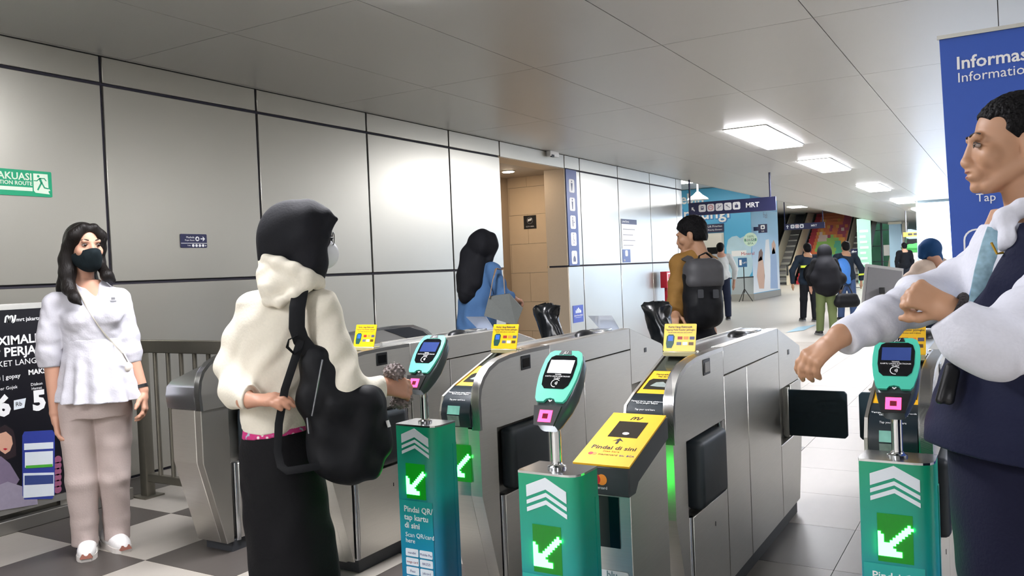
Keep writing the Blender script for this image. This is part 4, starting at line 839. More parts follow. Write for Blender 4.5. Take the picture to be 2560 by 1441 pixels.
box('wall', (c.x-4, 109, -.5), (c.x+4, 113, c.z), mat('house_wall', '#b8b0a8', .8, noise=.05), hs); prism('roof', [(c.x-4.6, c.z), (c.x+4.6, c.z), (c.x+3, c.z+1.8), (c.x-3, c.z+1.8)], 'y', 108.5, 113.5, mat('roof_tiles', '#a88a84', .8, noise=.1), hs)
sc_ = empty('slanted_column', (-4.9, 46, 0)); a, b = ony(2212, 690, 46), ony(2240, 552, 46); tag(sc_, 'pale slanted escalator support near the far window', 'column')
d = Vector((.55, 0, 0))
mesh('casing', [Vector((a.x, 46, 0)), Vector((a.x, 46, 0))+d, b+d, b, Vector((a.x, 46.6, 0)), Vector((a.x, 46.6, 0))+d, b+d+Y*.6, b+Y*.6], [(0, 1, 2, 3), (7, 6, 5, 4), (0, 4, 5, 1), (1, 5, 6, 2), (2, 6, 7, 3), (3, 7, 4, 0)], CREAM, sc_)
v0, v1 = ony(2207, 640, 45.5), ony(2228, 612, 45.5); box('notice', (v0.x, 45.9, v0.z), (v1.x, 45.95, v1.z), WHITE, sc_)
bp_ = empty('glass_column', (-4.0, 44, 0)); v0, v1 = ony(2226, 690, 44), ony(2252, 560, 44); tag(bp_, 'pale blue glass lift column near the yellow sign', 'column')
box('glass', (v0.x, 44, 0), (v1.x, 44.5, v1.z), mat('pale_blue_glass', '#a9c8dc', .15, noise=.05), bp_); box('cap', (v0.x-.03, 43.97, v1.z), (v1.x+.03, 44.5, v1.z+.12), CREAM, bp_)
v0, v1 = ony(2258, 593, 34), ony(2309, 579, 34)
ys_ = empty('yellow_sign', ((v0.x+v1.x)/2, 34, v0.z)); tag(ys_, 'yellow hanging exit sign with dark icons near the bright window', 'sign')
box('board', (v0.x, 34, v0.z), (v1.x, 34.05, v1.z), mat('sign_yellow', '#e8b04a', .5, noise=.02), ys_); tube('rod', [(v0.x+.1, 34.02, v1.z), (v0.x+.1, 34.02, ZC)], .02, GREYP, ys_, 8)
for k in range(3): dec('icon_plate', rrect(v0.x+.16+.18*k, v0.z+.05, v0.x+.31+.18*k, v1.z-.04, .02), Fr((0, 34, 0), X, Z), DGREY, ys_, t=.004)
tk = empty('ticket_hall_screen', (-3, 36, 0)); v0, v1 = ony(2268, 640, 36), ony(2312, 596, 36); tag(tk, 'dark wall screen above a green planter in the distance', 'screen')
box('screen', (v0.x, 36, ony(2268, 612, 36).z), (v1.x, 36.1, v1.z), BLACK, tk); box('stand', (v0.x+.2, 36.02, 0), (v1.x-.2, 36.08, v0.z+.4), GREYP, tk)
pn = empty('planter', (-3, 35, 0)); tag(pn, 'green hedge in a pale planter below the dark screen', 'plant')
c = ony(2288, 622, 35); box('trough', (c.x-.4, 34.8, 0), (c.x+.45, 35.2, c.z-.15), CREAM, pn); blob('foliage', (c.x, 35, c.z), (.42, .2, .2), mat('hedge', '#3f9a4a', .8, noise=.3), pn, 5)
# ------------------------------------------------------------------ people: smooth solids grown from joints
PROT = -YAW
class Body:
    """local frame: x image-right, y away from the viewer, z up; joints are given as (px, py, depth offset)"""
    def __init__(s, name, label, base, depth, cat='person', group=None):
        if len(base) == 2:      # pixel column given: stand on the floor there
            q = ond(base[0], base[1], depth); base = (q.x, q.y, 0)
        s.e = empty(name, base, PROT); tag(s.e, label, cat, group); s.base = Vector(base); s.d = depth; s.R = Matrix.Rotation(-PROT, 3, 'Z')
    def J(s, p):
        if isinstance(p, Vector): return p
        return s.R @ (ond(p[0], p[1], s.d+(p[2] if len(p) > 2 else 0)) - s.base)
def A3(v): return np.array(v, np.float32)
def C(B, a, b, ra, rb=None):
    a, b = A3(B.J(a)), A3(B.J(b)); rb = ra if rb is None else rb; ba = b-a; L2 = max(float(ba@ba), 1e-9); m = max(ra, rb)
    def f(p):
        t = np.clip(((p-a)@ba)/L2, 0, 1); q = p-a-t[:, None]*ba
        return np.sqrt((q*q).sum(1)) - (ra+(rb-ra)*t)
    return (np.minimum(a, b)-m, np.maximum(a, b)+m, f)
def chain(B, pts, rs):
    return [C(B, pts[i], pts[i+1], rs[i], rs[i+1]) for i in range(len(pts)-1)]
def E(B, c, r, rot=None):
    c, r = A3(B.J(c)), A3(r); M = None if rot is None else np.array(rot, np.float32); m = float(r.max())
    def f(p):
        q = p-c
        if M is not None: q = q@M
        k0 = np.sqrt(((q/r)**2).sum(1)); k1 = np.sqrt(((q/(r*r))**2).sum(1))+1e-9
        return k0*(k0-1)/k1
    ex = r if M is None else np.full(3, m, np.float32)
    return (c-ex, c+ex, f)
def S(B, rings, pleat=None):
    """vertical stack of ellipses: (px, py, dd, rx, ry)"""
    q = sorted([(lambda v, r: (v.z, v.x, v.y, r[3], r[4]))(B.J(r[:3]), r) for r in rings]); q = np.array(q, np.float32)
    zs_ = np.linspace(q[0, 0], q[-1, 0], 60); tab = np.stack([np.interp(zs_, q[:, 0], q[:, i]) for i in range(1, 5)], 1)
    for _ in range(3): tab[1:-1] = (tab[:-2]+2*tab[1:-1]+tab[2:])/4
    def f(p):
        v = [np.interp(p[:, 2], zs_, tab[:, i]).astype(np.float32) for i in range(4)]
        dx, dy = p[:, 0]-v[0], p[:, 1]-v[1]; sc = 1.0
        if pleat:
            n, amp, z1, z0 = pleat; wgt = np.clip((z1-p[:, 2])/(z1-z0), 0, 1); sc = 1+amp*wgt*np.cos(n*np.arctan2(dy, dx)+.6*np.sin(3*np.arctan2(dy, dx)))
        k = np.sqrt((dx/(v[2]*sc))**2+(dy/(v[3]*sc))**2); d = (k-1)*np.minimum(v[2], v[3])
        return np.maximum(d, np.maximum(p[:, 2]-zs_[-1], zs_[0]-p[:, 2]))
    mx = tab[:, 2].max()*1.15, tab[:, 3].max()*1.15
    return (A3((tab[:, 0].min()-mx[0], tab[:, 1].min()-mx[1], zs_[0])), A3((tab[:, 0].max()+mx[0], tab[:, 1].max()+mx[1], zs_[-1])), f)
def RB(B, c, half, r, rot=None):
    c, hf = A3(B.J(c)), A3(half); M = None if rot is None else np.array(rot, np.float32)
    def f(p):
        q = p-c
        if M is not None: q = q@M
        q = np.abs(q)-(hf-r); return np.sqrt((np.maximum(q, 0)**2).sum(1))+np.minimum(q.max(1), 0)-r
    e = np.full(3, float(np.linalg.norm(hf)), np.float32)
    return (c-e, c+e, f)
def Yc(B, a, b, R):
    """flat-ended cylinder (used to open cuffs and hems)"""
    a, b = A3(B.J(a)), A3(B.J(b)); d = b-a; L = float(np.linalg.norm(d)); d = d/L
    def f(p):
        t = (p-a)@d; q = p-a-t[:, None]*d
        return np.maximum(np.sqrt((q*q).sum(1))-R, np.maximum(-t, t-L))
    return (np.minimum(a, b)-R, np.maximum(a, b)+R, f)
def field(p, prims, k, sub, cuts, folds, inf):
    F = np.full(len(p), 1e3, np.float32)
    for lo, hi, f in prims:
        mg = k+.03; msk = np.all((p > lo-mg) & (p < hi+mg), 1); ix = np.nonzero(msk)[0]
        if len(ix) == 0: continue
        d = f(p[ix]).astype(np.float32); a = F[ix]; h = np.maximum(k-np.abs(a-d), 0)/k
        F[ix] = np.minimum(a, d)-h*h*k*.25
    far = F > 500
    F[far] = .2
    if folds:
        amp, ws = folds; D = np.zeros(len(p), np.float32)
        for kx, ky, kz, ph in ws: D += np.sin(kx*p[:, 0]+ky*p[:, 1]+kz*p[:, 2]+ph+1.3*np.sin(.43*kz*p[:, 0]-.31*kx*p[:, 2]+.37*ky*p[:, 2]+ph*2))
        F = F + amp*D/len(ws)**.5
    if inf: F = F-inf
    for lo, hi, f in sub or ():
        ix = np.nonzero(np.all((p > lo-.03) & (p < hi+.03), 1))[0]
        if len(ix):
            d = -f(p[ix]); a = F[ix]; kk = .008; h = np.maximum(kk-np.abs(a-d), 0)/kk; F[ix] = np.maximum(a, d)+h*h*kk*.25
    for pt, n in cuts or (): F = np.maximum(F, (p-A3(pt))@A3(Vector(n).normalized()))
    return F.astype(np.float32)
def grow(B, name, material, prims, h=.006, k=.03, sub=None, cuts=None, folds=None, inf=0.0, parent=None, colour=None):
    prims = [q for r in prims for q in (r if isinstance(r, list) else [r])]
    lo = np.min([q[0] for q in prims], 0)-inf-3*h-.012; hi = np.max([q[1] for q in prims], 0)+inf+3*h+.012
    Bk = 6; nb = np.ceil((hi-lo)/(h*Bk)).astype(int)+1; n = nb*Bk
    g = np.stack(np.meshgrid(*[np.arange(m) for m in nb], indexing='ij'), -1).reshape(-1, 3)
    cen = (lo+(g+.5)*Bk*h-.5*h).astype(np.float32)
    Fc = field(cen, prims, k, sub, cuts, folds, inf)
    act = np.abs(Fc) < Bk*h*.87*1.7+.012
    Fg = np.repeat(np.repeat(np.repeat(np.where(Fc < 0, -1, 1).astype(np.float32).reshape(nb), Bk, 0), Bk, 1), Bk, 2)
    ga = g[act]; off = np.stack(np.meshgrid(*[np.arange(Bk)]*3, indexing='ij'), -1).reshape(-1, 3)
    for c in range(0, len(ga), 1500):
        ii = (ga[c:c+1500, None, :]*Bk+off[None]).reshape(-1, 3); v = field((lo+ii*h).astype(np.float32), prims, k, sub, cuts, folds, inf)
        Fg[ii[:, 0], ii[:, 1], ii[:, 2]] = v
    s = Fg < 0
    cs = sum(s[a:n[0]-1+a, b:n[1]-1+b, c:n[2]-1+c].astype(np.uint8) for a in (0, 1) for b in (0, 1) for c in (0, 1))
    ci = np.argwhere((cs > 0) & (cs < 8)); idx = np.full(n-1, -1, np.int32); idx[ci[:, 0], ci[:, 1], ci[:, 2]] = np.arange(len(ci))
    cor = [(a, b, c) for a in (0, 1) for b in (0, 1) for c in (0, 1)]
    val = np.stack([Fg[ci[:, 0]+a, ci[:, 1]+b, ci[:, 2]+c] for a, b, c in cor], 1)
    acc = np.zeros((len(ci), 3), np.float32); cnt = np.zeros(len(ci), np.float32)
    for i in range(8):
        for j in range(i+1, 8):
            d = np.array(cor[j])-np.array(cor[i])
            if np.abs(d).sum() != 1: continue
            m = (val[:, i] < 0) != (val[:, j] < 0); t = val[m, i]/(val[m, i]-val[m, j])
            acc[m] += np.array(cor[i])+t[:, None]*d; cnt[m] += 1
    V = lo+(ci+acc/cnt[:, None])*h
    Q = []
    for ax in range(3):
        e = [slice(1, -1)]*3; e[ax] = slice(0, n[ax]-1)
        e2 = list(e); e2[ax] = slice(1, n[ax])
        s0, s1 = s[tuple(e)], s[tuple(e2)]
        for flip, mm in ((0, s0 & ~s1), (1, ~s0 & s1)):
            w = np.argwhere(mm)
            if len(w) == 0: continue
            for q in range(3):
                if q != ax: w[:, q] += 1
            u, v = [(1, 2), (2, 0), (0, 1)][ax]
            def cid(du, dv):
                c = w.copy(); c[:, u] += du; c[:, v] += dv; return idx[c[:, 0], c[:, 1], c[:, 2]]
            qd = np.stack([cid(-1, -1), cid(0, -1), cid(0, 0), cid(-1, 0)], 1)
            Q.append(qd[:, ::-1] if flip else qd)
    Q = np.concatenate(Q); Q = Q[(Q >= 0).all(1)]
    me = bpy.data.meshes.new(name)
    me.vertices.add(len(V)); me.vertices.foreach_set('co', V.astype(np.float32).ravel())
    me.loops.add(len(Q)*4); me.loops.foreach_set('vertex_index', Q.astype(np.int32).ravel())
    me.polygons.add(len(Q)); me.polygons.foreach_set('loop_start', np.arange(0, len(Q)*4, 4, dtype=np.int32)); me.polygons.foreach_set('loop_total', np.full(len(Q), 4, np.int32))
    me.update(calc_edges=True); me.validate()
    me.polygons.foreach_set('use_smooth', np.ones(len(me.polygons), bool)); me.materials.append(material)
    return link(name, me, parent or B.e, local=True)
def surf(B, prims, k, px, py, off=.002, reach=.45):
    """first point of the solid met from the viewer's side, raised a little"""
    prims = [q for r in prims for q in (r if isinstance(r, list) else [r])]
    t = np.arange(-reach, reach, .003, dtype=np.float32); a, b = B.J((px, py, -reach)), B.J((px, py, reach)); a, b = A3(a), A3(b)
    P = a+(b-a)*((t+reach)/(2*reach))[:, None]; F = field(P.astype(np.float32), prims, k, None, None, None, 0)
    i = np.nonzero(F < off)[0]; i = i[0] if len(i) else len(t)//2
    return Vector(P[i].tolist())
def rotz(a): return np.array(Matrix.Rotation(a, 3, 'Z'))
class Head:
    """canonical head facing -y, turned by yaw (and tilted by pitch, roll) about its centre c"""
    def __init__(s, B, c, yaw, pitch=0, roll=0, sc=1.0):
        s.B = B; s.c = B.J(c); s.M = Matrix.Rotation(yaw, 3, 'Z') @ Matrix.Rotation(pitch, 3, 'X') @ Matrix.Rotation(roll, 3, 'Y'); s.k = sc
    def p(s, x, y, z): return s.c + s.M @ (Vector((x, y, z))*s.k)
    def e(s, x, y, z, rx, ry, rz): return E(s.B, s.p(x, y, z), (rx*s.k, ry*s.k, rz*s.k), np.array(s.M))
    def cc(s, a, b, ra, rb): return C(s.B, s.p(*a), s.p(*b), ra*s.k, rb*s.k)
    def skull(s, ears=True, neck=.056):
        o = [s.e(0, .018, .034, .074, .094, .084), s.e(0, -.012, -.02, .064, .078, .085), s.e(0, -.048, -.088, .030, .034, .024)]
        for q in (-1, 1):
            o += [s.cc((q*.056, .01, -.05), (q*.022, -.058, -.093), .02, .018), s.e(q*.04, -.055, -.026, .026, .026, .028)]
            if ears: o += [s.e(q*.074, .018, -.008, .009, .02, .032), s.e(q*.072, .014, -.028, .008, .012, .014)]
        o += [s.cc((0, .02, -.06), (0, .035, -.17), neck, neck*1.02)]
        return o
    def face(s):
        o = [s.cc((0, -.086, .012), (0, -.100, -.03), .008, .0112), s.e(0, -.100, -.034, .0115, .011, .009), s.cc((-.036, -.080, .024), (.036, -.080, .024), .011, .011), s.e(0, -.081, -.062, .034, .018, .024)]
        for q in (-1, 1): o += [s.e(q*.0125, -.096, -.038, .0085, .011, .008)]
        o += [s.e(0, -.0955, -.0565, .020, .0085, .0055), s.e(0, -.0945, -.068, .018, .0085, .0062), s.e(0, -.082, -.095, .018, .014, .014)]
        return o
    def sockets(s): return [s.e(q*.033, -.100, .003, .018, .013, .0075) for q in (-1, 1)]
    def eyes(s, parent, h=.0022):
        for q in (-1, 1):
            ey = loft('eye', [circ(s.p(q*.033, -.0768+.0125*(-math.cos(t)), .003), s.M @ X, s.M @ Z, .0115*math.sin(t)*s.k+1e-5, .0062*math.sin(t)*s.k+1e-5, 12) for t in (.02, .4, .8, 1.2, 1.57)], mat('eye_white', '#9b8c84', .25, noise=.02), parent, local=True)
            loft('iris', [circ(s.p(q*.033, -.0892-.0006*i, .003), s.M @ X, s.M @ Z, r*s.k, r*s.k*.85, 12) for i, r in ((0, .0074), (1, .0066))], mat('dark_iris', '#21140f', .15, noise=.02), ey, local=True)
            br = [s.p(q*(.016+.034*t), -.0925+.012*t*t+(.004*t), .027+.004*math.sin(t*2.8)) for t in (0, .25, .5, .75, 1)]
            tube('eyebrow', br, [.0022*s.k, .003*s.k, .003*s.k, .0025*s.k, .0012*s.k], mat('brow_hair', '#2a211d', .8, noise=.1), parent, 6, local=True)
            ld = [s.p(q*(.018+.031*t), -.0895+.012*(t-.4)**2*2+(.002), .0045+.0068*math.sin(math.pi*min(t*1.05, 1))) for t in (0, .2, .4, .6, .8, 1)]
            tube('lash_line', ld, [.0008*s.k, .0012*s.k, .0014*s.k, .0014*s.k, .0013*s.k, .0008*s.k], MATS['brow_hair'], parent, 6, local=True)
def hand(B, w, d, n, curl=(.3, .4, .3), thumb=1, size=1.0, tcurl=.3, spread=.04, tout=.75):
    w = B.J(w); d = Vector(d).normalized(); n = Vector(n); n = (n-d*n.dot(d)).normalized(); sd = d.cross(n)*thumb
    o = [C(B, w-d*.02, w+d*.02, .024*size, .023*size)]
    for i, (off, ln, r) in enumerate(((.030, .070, .0088), (.0105, .079, .0092), (-.0095, .074, .0088), (-.029, .058, .0078))):
        kn = w+d*(.088-.004*abs(i-1.2))*size+sd*off*size
        o.append(C(B, w+d*.012*size+sd*off*.55*size, kn, .0135*size, .0108*size))
        cu = curl[i] if isinstance(curl[0], (tuple, list)) else curl
        p, a = kn, 0.0; ds = (d+sd*spread*(1.5-i)).normalized()
        for sg, c in zip((.45, .31, .24), cu):
            a += c; q = p+(ds*math.cos(a)+n*math.sin(a))*ln*sg*size; o.append(C(B, p, q, r*size, r*.9*size)); p = q; r *= .92
    p = w+d*.022*size+sd*.026*size+n*.006*size; td = (d*(1.25-tout)+sd*tout+n*tcurl).normalized()
    q = p+td*.042*size; o.append(C(B, p, q, .0145*size, .0115*size))
    td2 = (td+d*.35+n*tcurl*.5-sd*.25).normalized(); q2 = q+td2*.030*size; o.append(C(B, q, q2, .0108*size, .0098*size)); o.append(C(B, q2, q2+td2*.022*size, .0098*size, .0082*size))
    o.append(C(B, w+d*.03*size+sd*.012*size+n*.008*size, w+d*.07*size-sd*.01*size+n*.006*size, .016*size, .014*size))
    return o
def skin(name, hx): return mat(name, hx, .5, noise=.05, nscale=14, spec=.35)
CLOTH = lambda n, h, r=.85, **k: mat(n, h, r, noise=.05, nscale=120, bump=.12, spec=.25, **k)
W_FOLD = [(38, 12, 60, .3), (-30, 25, 74, 1.7), (62, -18, 28, 2.9), (14, 40, 92, 4.0)]
def shoe(B, heel, toe, name, m, sole, w=.042, ht=.085, parent=None, h=.005):
    """one shoe between two ground points given in local coordinates"""
    a, b = Vector(heel), Vector(toe); d = (b-a).normalized()
    o = grow(B, name, m, [C(B, a+Z*.045, a+d*.06+Z*.05, w*.92, w*.98), C(B, a+d*.06+Z*.05, b-d*.05+Z*.036, w*.98, w*.82), C(B, b-d*.07+Z*.036, b-d*.03+Z*.03, w*.82, w*.62), C(B, a+d*.03+Z*.05, a+d*.05+Z*ht, w*.85, w*.8)], h, .02, cuts=[((0, 0, .016), (0, 0, -1))])
    sd = Vector((-d.y, d.x, 0)); out = []
    for t, q in ((-.035, .5), (-.02, .85), (.03, .98), (.1, .9), (.18, .95), ((b-a).length-.03, .8), ((b-a).length-.005, .45)): out.append((t, q*w*1.06))
    pts = [a+d*t+sd*q for t, q in out]+[a+d*t-sd*q for t, q in out[::-1]]
    n = len(pts); mesh('sole', [p+Z*.0 for p in pts]+[p+Z*.026 for p in pts], [tuple(range(n))[::-1], tuple(range(n, 2*n))]+[(i, (i+1) % n, n+(i+1) % n, n+i) for i in range(n)], sole, o, local=True)
    return o
# ------------------------------------------------------------------ woman in the white blouse
HAIRB = mat('black_brown_hair', '#130f0d', .5, spec=.2, noise=.25, nscale=60, stretch=(3, 3, .3), bump=.35)
def woman_white():
    B = Body('person', 'woman in a white peplum blouse, black mask and pale grey trousers', (235, 900), 4.20)
    SK = skin('skin_warm', '#bd8f78'); H = Head(B, (211, 617), math.radians(50), 0, 0, .99)
    zz = lambda py, px=230: B.J((px, py, 0)).z
    body = H.skull(neck=.05)+H.face()
    body += [S(B, [(222, 700, .03, .05, .05), (225, 735, .02, .125, .07), (228, 780, 0, .145, .098), (232, 850, 0, .125, .09), (236, 960, .01, .155, .105), (238, 1020, .01, .165, .11)])]
    body += chain(B, [(192, 1010, 0), (206, 1180, 0), (214, 1378, .05)], [.08, .055, .036])+chain(B, [(282, 1005, .04), (286, 1170, .06), (292, 1366, .14)], [.08, .055, .036])
    body += chain(B, [(140, 768, -.04), (128, 890, -.05), (138, 1030, -.05)], [.034, .038, .026])+chain(B, [(298, 760, .06), (326, 885, .05), (357, 975, .03)], [.034, .038, .025])
    body += hand(B, (139, 1045, -.05), B.J((152, 1120, -.06))-B.J((139, 1045, -.05)), (.9, .3, 0), (.35, .45, .35), -1, .95, .25)
    body += hand(B, (359, 985, .03), B.J((366, 1060, 0))-B.J((359, 985, .03)), (-.9, -.2, 0), (.4, .5, .4), -1, .92, .2)
    bo = grow(B, 'body', SK, body, .0042, .012, sub=H.sockets())
    H.eyes(bo)
    HM = mat('mask_cloth', '#0f191d', .85, spec=.2, noise=.05, nscale=80, bump=.1)
    z0 = H.p(0, 0, -.012); nz = H.M @ Vector((0, -.25, 1)); bk = H.p(0, -.012, 0)
    grow(B, 'face_mask', HM, [H.e(0, -.012, -.02, .066, .08, .085), H.e(0, -.05, -.09, .036, .04, .032), H.cc((0, -.09, -.01), (0, -.112, -.034), .006, .012), H.e(0, -.088, -.058, .036, .024, .032), H.cc((-.05, -.0, -.055), (-.02, -.06, -.095), .02, .018), H.cc((.05, -.0, -.055), (.02, -.06, -.095), .02, .018)], .003, .035,
         cuts=[(H.p(0, -.1, -.016), H.M @ Vector((0, .30, 1))), (H.p(0, -.008, 0), H.M @ Vector((0, 1, 0))), (H.p(0, 0, -.13), H.M @ Vector((0, .1, -1)))], inf=.004, parent=bo)
    for q in (-1, 1): tube('ear_loop', [H.p(q*.062, -.03, -.03), H.p(q*.072, 0, -.018), H.p(q*.077, .018, -.004)], .0013, HM, bo, 6, local=True)
    # hair: cap, curtain at the back, locks on both sides
    ear = lambda q: [H.p(q*.07, 0, .03), H.p(q*.082, .03, -.06)]
    hp = [H.e(0, .022, .04, .083, .102, .087), H.e(0, .06, -.03, .08, .07, .1)]
    hp += chain(B, [H.p(-.03, -.06, .095), H.p(-.068, -.045, .055), H.p(-.078, .0, .0), H.p(-.082, .02, -.06), H.p(-.085, .01, -.13), (172, 722, -.08), (186, 745, -.12), (203, 762, -.13)], [.02, .022, .022, .03, .034, .026, .02, .006])
    hp += chain(B, [H.p(.03, -.06, .095), H.p(.068, -.045, .05), H.p(.077, -.005, -.01), H.p(.08, .03, -.08), (268, 690, 0), (284, 702, .02)], [.018, .02, .022, .026, .024, .01])
    hp += chain(B, [H.p(-.06, .06, -.08), (165, 720, .04), (150, 735, .05)], [.04, .04, .015])+chain(B, [H.p(0, .09, -.05), (225, 740, .12)], [.07, .06])
    grow(B, 'hair', HAIRB, hp, .004, .035, sub=[H.e(0, -.085, -.025, .056, .075, .098), H.e(-.0, -.125, .02, .05, .05, .06), H.e(-.078, .012, -.012, .014, .022, .03)], parent=bo)
    WC = CLOTH('white_blouse_cloth', '#c0bfc6', .75)
    zw, zh = zz(853), zz(1000)
    bl = [S(B, [(224, 702, .03, .075, .065), (226, 722, .03, .11, .075), (228, 742, .02, .155, .09), (229, 790, 0, .165, .112), (232, 850, 0, .148, .105), (234, 866, 0, .146, .104)]), C(B, (138, 752, -.04), (298, 740, .06), .042, .042),
          E(B, (196, 800, -.075), (.07, .05, .06)), E(B, (268, 792, -.05), (.07, .05, .06))]
    bl += chain(B, [(132, 762, -.04), (124, 840, -.05), (124, 885, -.05), (126, 935, -.05)], [.05, .057, .06, .045])
    bl += chain(B, [(302, 750, .06), (318, 840, .05), (324, 880, .05), (330, 930, .048)], [.05, .055, .057, .043])
    cut = []
    top = grow(B, 'blouse', WC, bl, .0045, .02, sub=[C(B, (224, 700, -.06), (239, 744, -.10), .050, .010), C(B, (224, 698, -.03), (239, 738, -.06), .05, .014), C(B, (219, 670, .02), (221, 696, 0), .060, .060), Yc(B, (126, 918, -.05), (129, 975, -.05), .08), Yc(B, (329, 908, .048), (337, 960, .046), .08)], folds=(.0016, W_FOLD+[(110, 30, 60, 1), (70, -90, 100, 3)]))
    grow(B, 'peplum', WC, [S(B, [(234, 846, 0, .147, .106), (236, 870, 0, .15, .11), (243, 930, 0, .172, .135), (250, 1004, 0, .197, .165)], (11, .09, zz(870), zz(1000)))], .0045, .01, cuts=[(B.J((250, 1000, 0)), (-.02, 0, -1))], folds=(.0015, W_FOLD), parent=top)
    TR = CLOTH('greige_trousers', '#b9aaa4', .8)
    cr = B.J((212, 1200, -.09))
    grow(B, 'trousers', TR, [S(B, [(240, 940, .01, .155, .11), (238, 1000, .01, .17, .118), (236, 1040, .015, .168, .115)])]+chain(B, [(194, 1020, 0), (200, 1100, 0), (205, 1200, 0), (211, 1300, .03), (213, 1372, .05)], [.093, .086, .076, .064, .062])+chain(B, [(281, 1015, .045), (284, 1100, .05), (286, 1190, .06), (291, 1290, .12), (293, 1362, .14)], [.093, .084, .074, .064, .062]),
         .0045, .012, sub=[Yc(B, (214, 1362, .05), (215, 1420, .05), .11), Yc(B, (294, 1348, .14), (295, 1410, .14), .11)], folds=(.0014, [(40, 10, 14, .3), (20, 30, 50, 1.2), (60, 0, 20, 2)]), parent=bo)
    SH = CLOTH('white_trainer', '#e6e4e2', .7); SO = mat('trainer_sole', '#d8d2cc', .7, noise=.05)
    g1a, g1b = B.R @ (onz(222, 1378, 0)-B.base), B.R @ (onz(216, 1424, 0)-B.base); d = (g1b-g1a).normalized()
    for nm, (hx, hy), (tx, ty) in (('shoe', (222, 1372), (213, 1424)), ('shoe', (272, 1360), (338, 1396))):
        a, b = B.R @ (onz(hx, hy, 0)-B.base), B.R @ (onz(tx, ty, 0)-B.base); dd = (b-a).normalized()*.24; b = a+dd
        s = shoe(B, a, b, nm, SH, SO, .047, .1); u = dd.normalized(); sd = Vector((-u.y, u.x, 0))
        for i in range(4): tube('lace', [a+u*(.085+.02*i)+sd*.026+Z*(.088-.008*i), a+u*(.09+.02*i)+Z*(.1-.01*i), a+u*(.095+.02*i)-sd*.026+Z*(.088-.008*i)], .0035, WHITE, s, 6, local=True)
        mesh('toe_patch', [b+sd*.03+Z*.02-u*.02, b-sd*.03+Z*.02-u*.02, b-sd*.02+Z*.045-u*.028, b+sd*.02+Z*.045-u*.028, b+sd*.028+Z*.018+u*.004, b-sd*.028+Z*.018+u*.004, b-sd*.018+Z*.04-u*.003, b+sd*.018+Z*.04-u*.003], [(0, 1, 2, 3), (7, 6, 5, 4), (0, 4, 5, 1), (1, 5, 6, 2), (2, 6, 7, 3), (3, 7, 4, 0)], mat('brown_suede', '#8a5648', .8, noise=.1), s, local=True)
        q = a+u*.07-sd*.045+Z*.05
        if hx == 222: mesh('navy_letter', [q+u*t-sd*.001*k+Z*z for k in (0, 5) for t, z in ((-.02, -.02), (-.008, -.02), (.012, .015), (.012, -.02), (.026, -.02), (.02, .028), (.008, .028), (-.012, -.005), (-.012, .028), (-.024, .028))], [tuple(range(10)), tuple(range(19, 9, -1))]+[(i, (i+1) % 10, 10+(i+1) % 10, 10+i) for i in range(10)], NAVY, s, local=True)
    # wrist watch and slim shoulder chain
    wv = (B.J((358, 985, .03))-B.J((350, 955, .035))).normalized(); w0 = B.J((354, 966, .032)); u = wv.cross(X).normalized(); v = wv.cross(u)
    loft('watch', [circ(w0+wv*t, u, v, .031, n=20) for t in (-.008, .008)], BLACK, bo, local=True)
    pts = [surf(B, bl, .02, *q, .004) for q in ((190, 716), (200, 735), (215, 765), (230, 790), (246, 815), (262, 836), (282, 858))]+[B.J((306, 884, -.10)), B.J((318, 905, -.04))]
    tube('chain_strap', pts, .0035, mat('pale_gold_chain', '#d8d2c4', .3, .7, noise=.1), bo, 6, local=True)
    bx = B.J((322, 920, -.0)); 
    grow(B, 'shoulder_bag', mat('tan_leather', '#c9c2b8', .5, noise=.05), [E(B, bx, (.018, .04, .028))], .006, .01, parent=bo)
    lg = surf(B, bl, .02, 276, 752, .003)
    for i, (a, b, r) in enumerate(((0, -.004, .018), (.014, .010, .006))):
        mesh('chest_logo', [lg+Vector((a+r*c*1.6, .0015*t, b+(.004 if i == 0 else r)*s_)) for t in (0, 1) for c, s_ in ((-1, -1), (1, -1), (1, 1), (-1, 1))], [(0, 1, 2, 3), (7, 6, 5, 4), (0, 4, 5, 1), (1, 5, 6, 2), (2, 6, 7, 3), (3, 7, 4, 0)], GREYP, top, local=True)
woman_white()

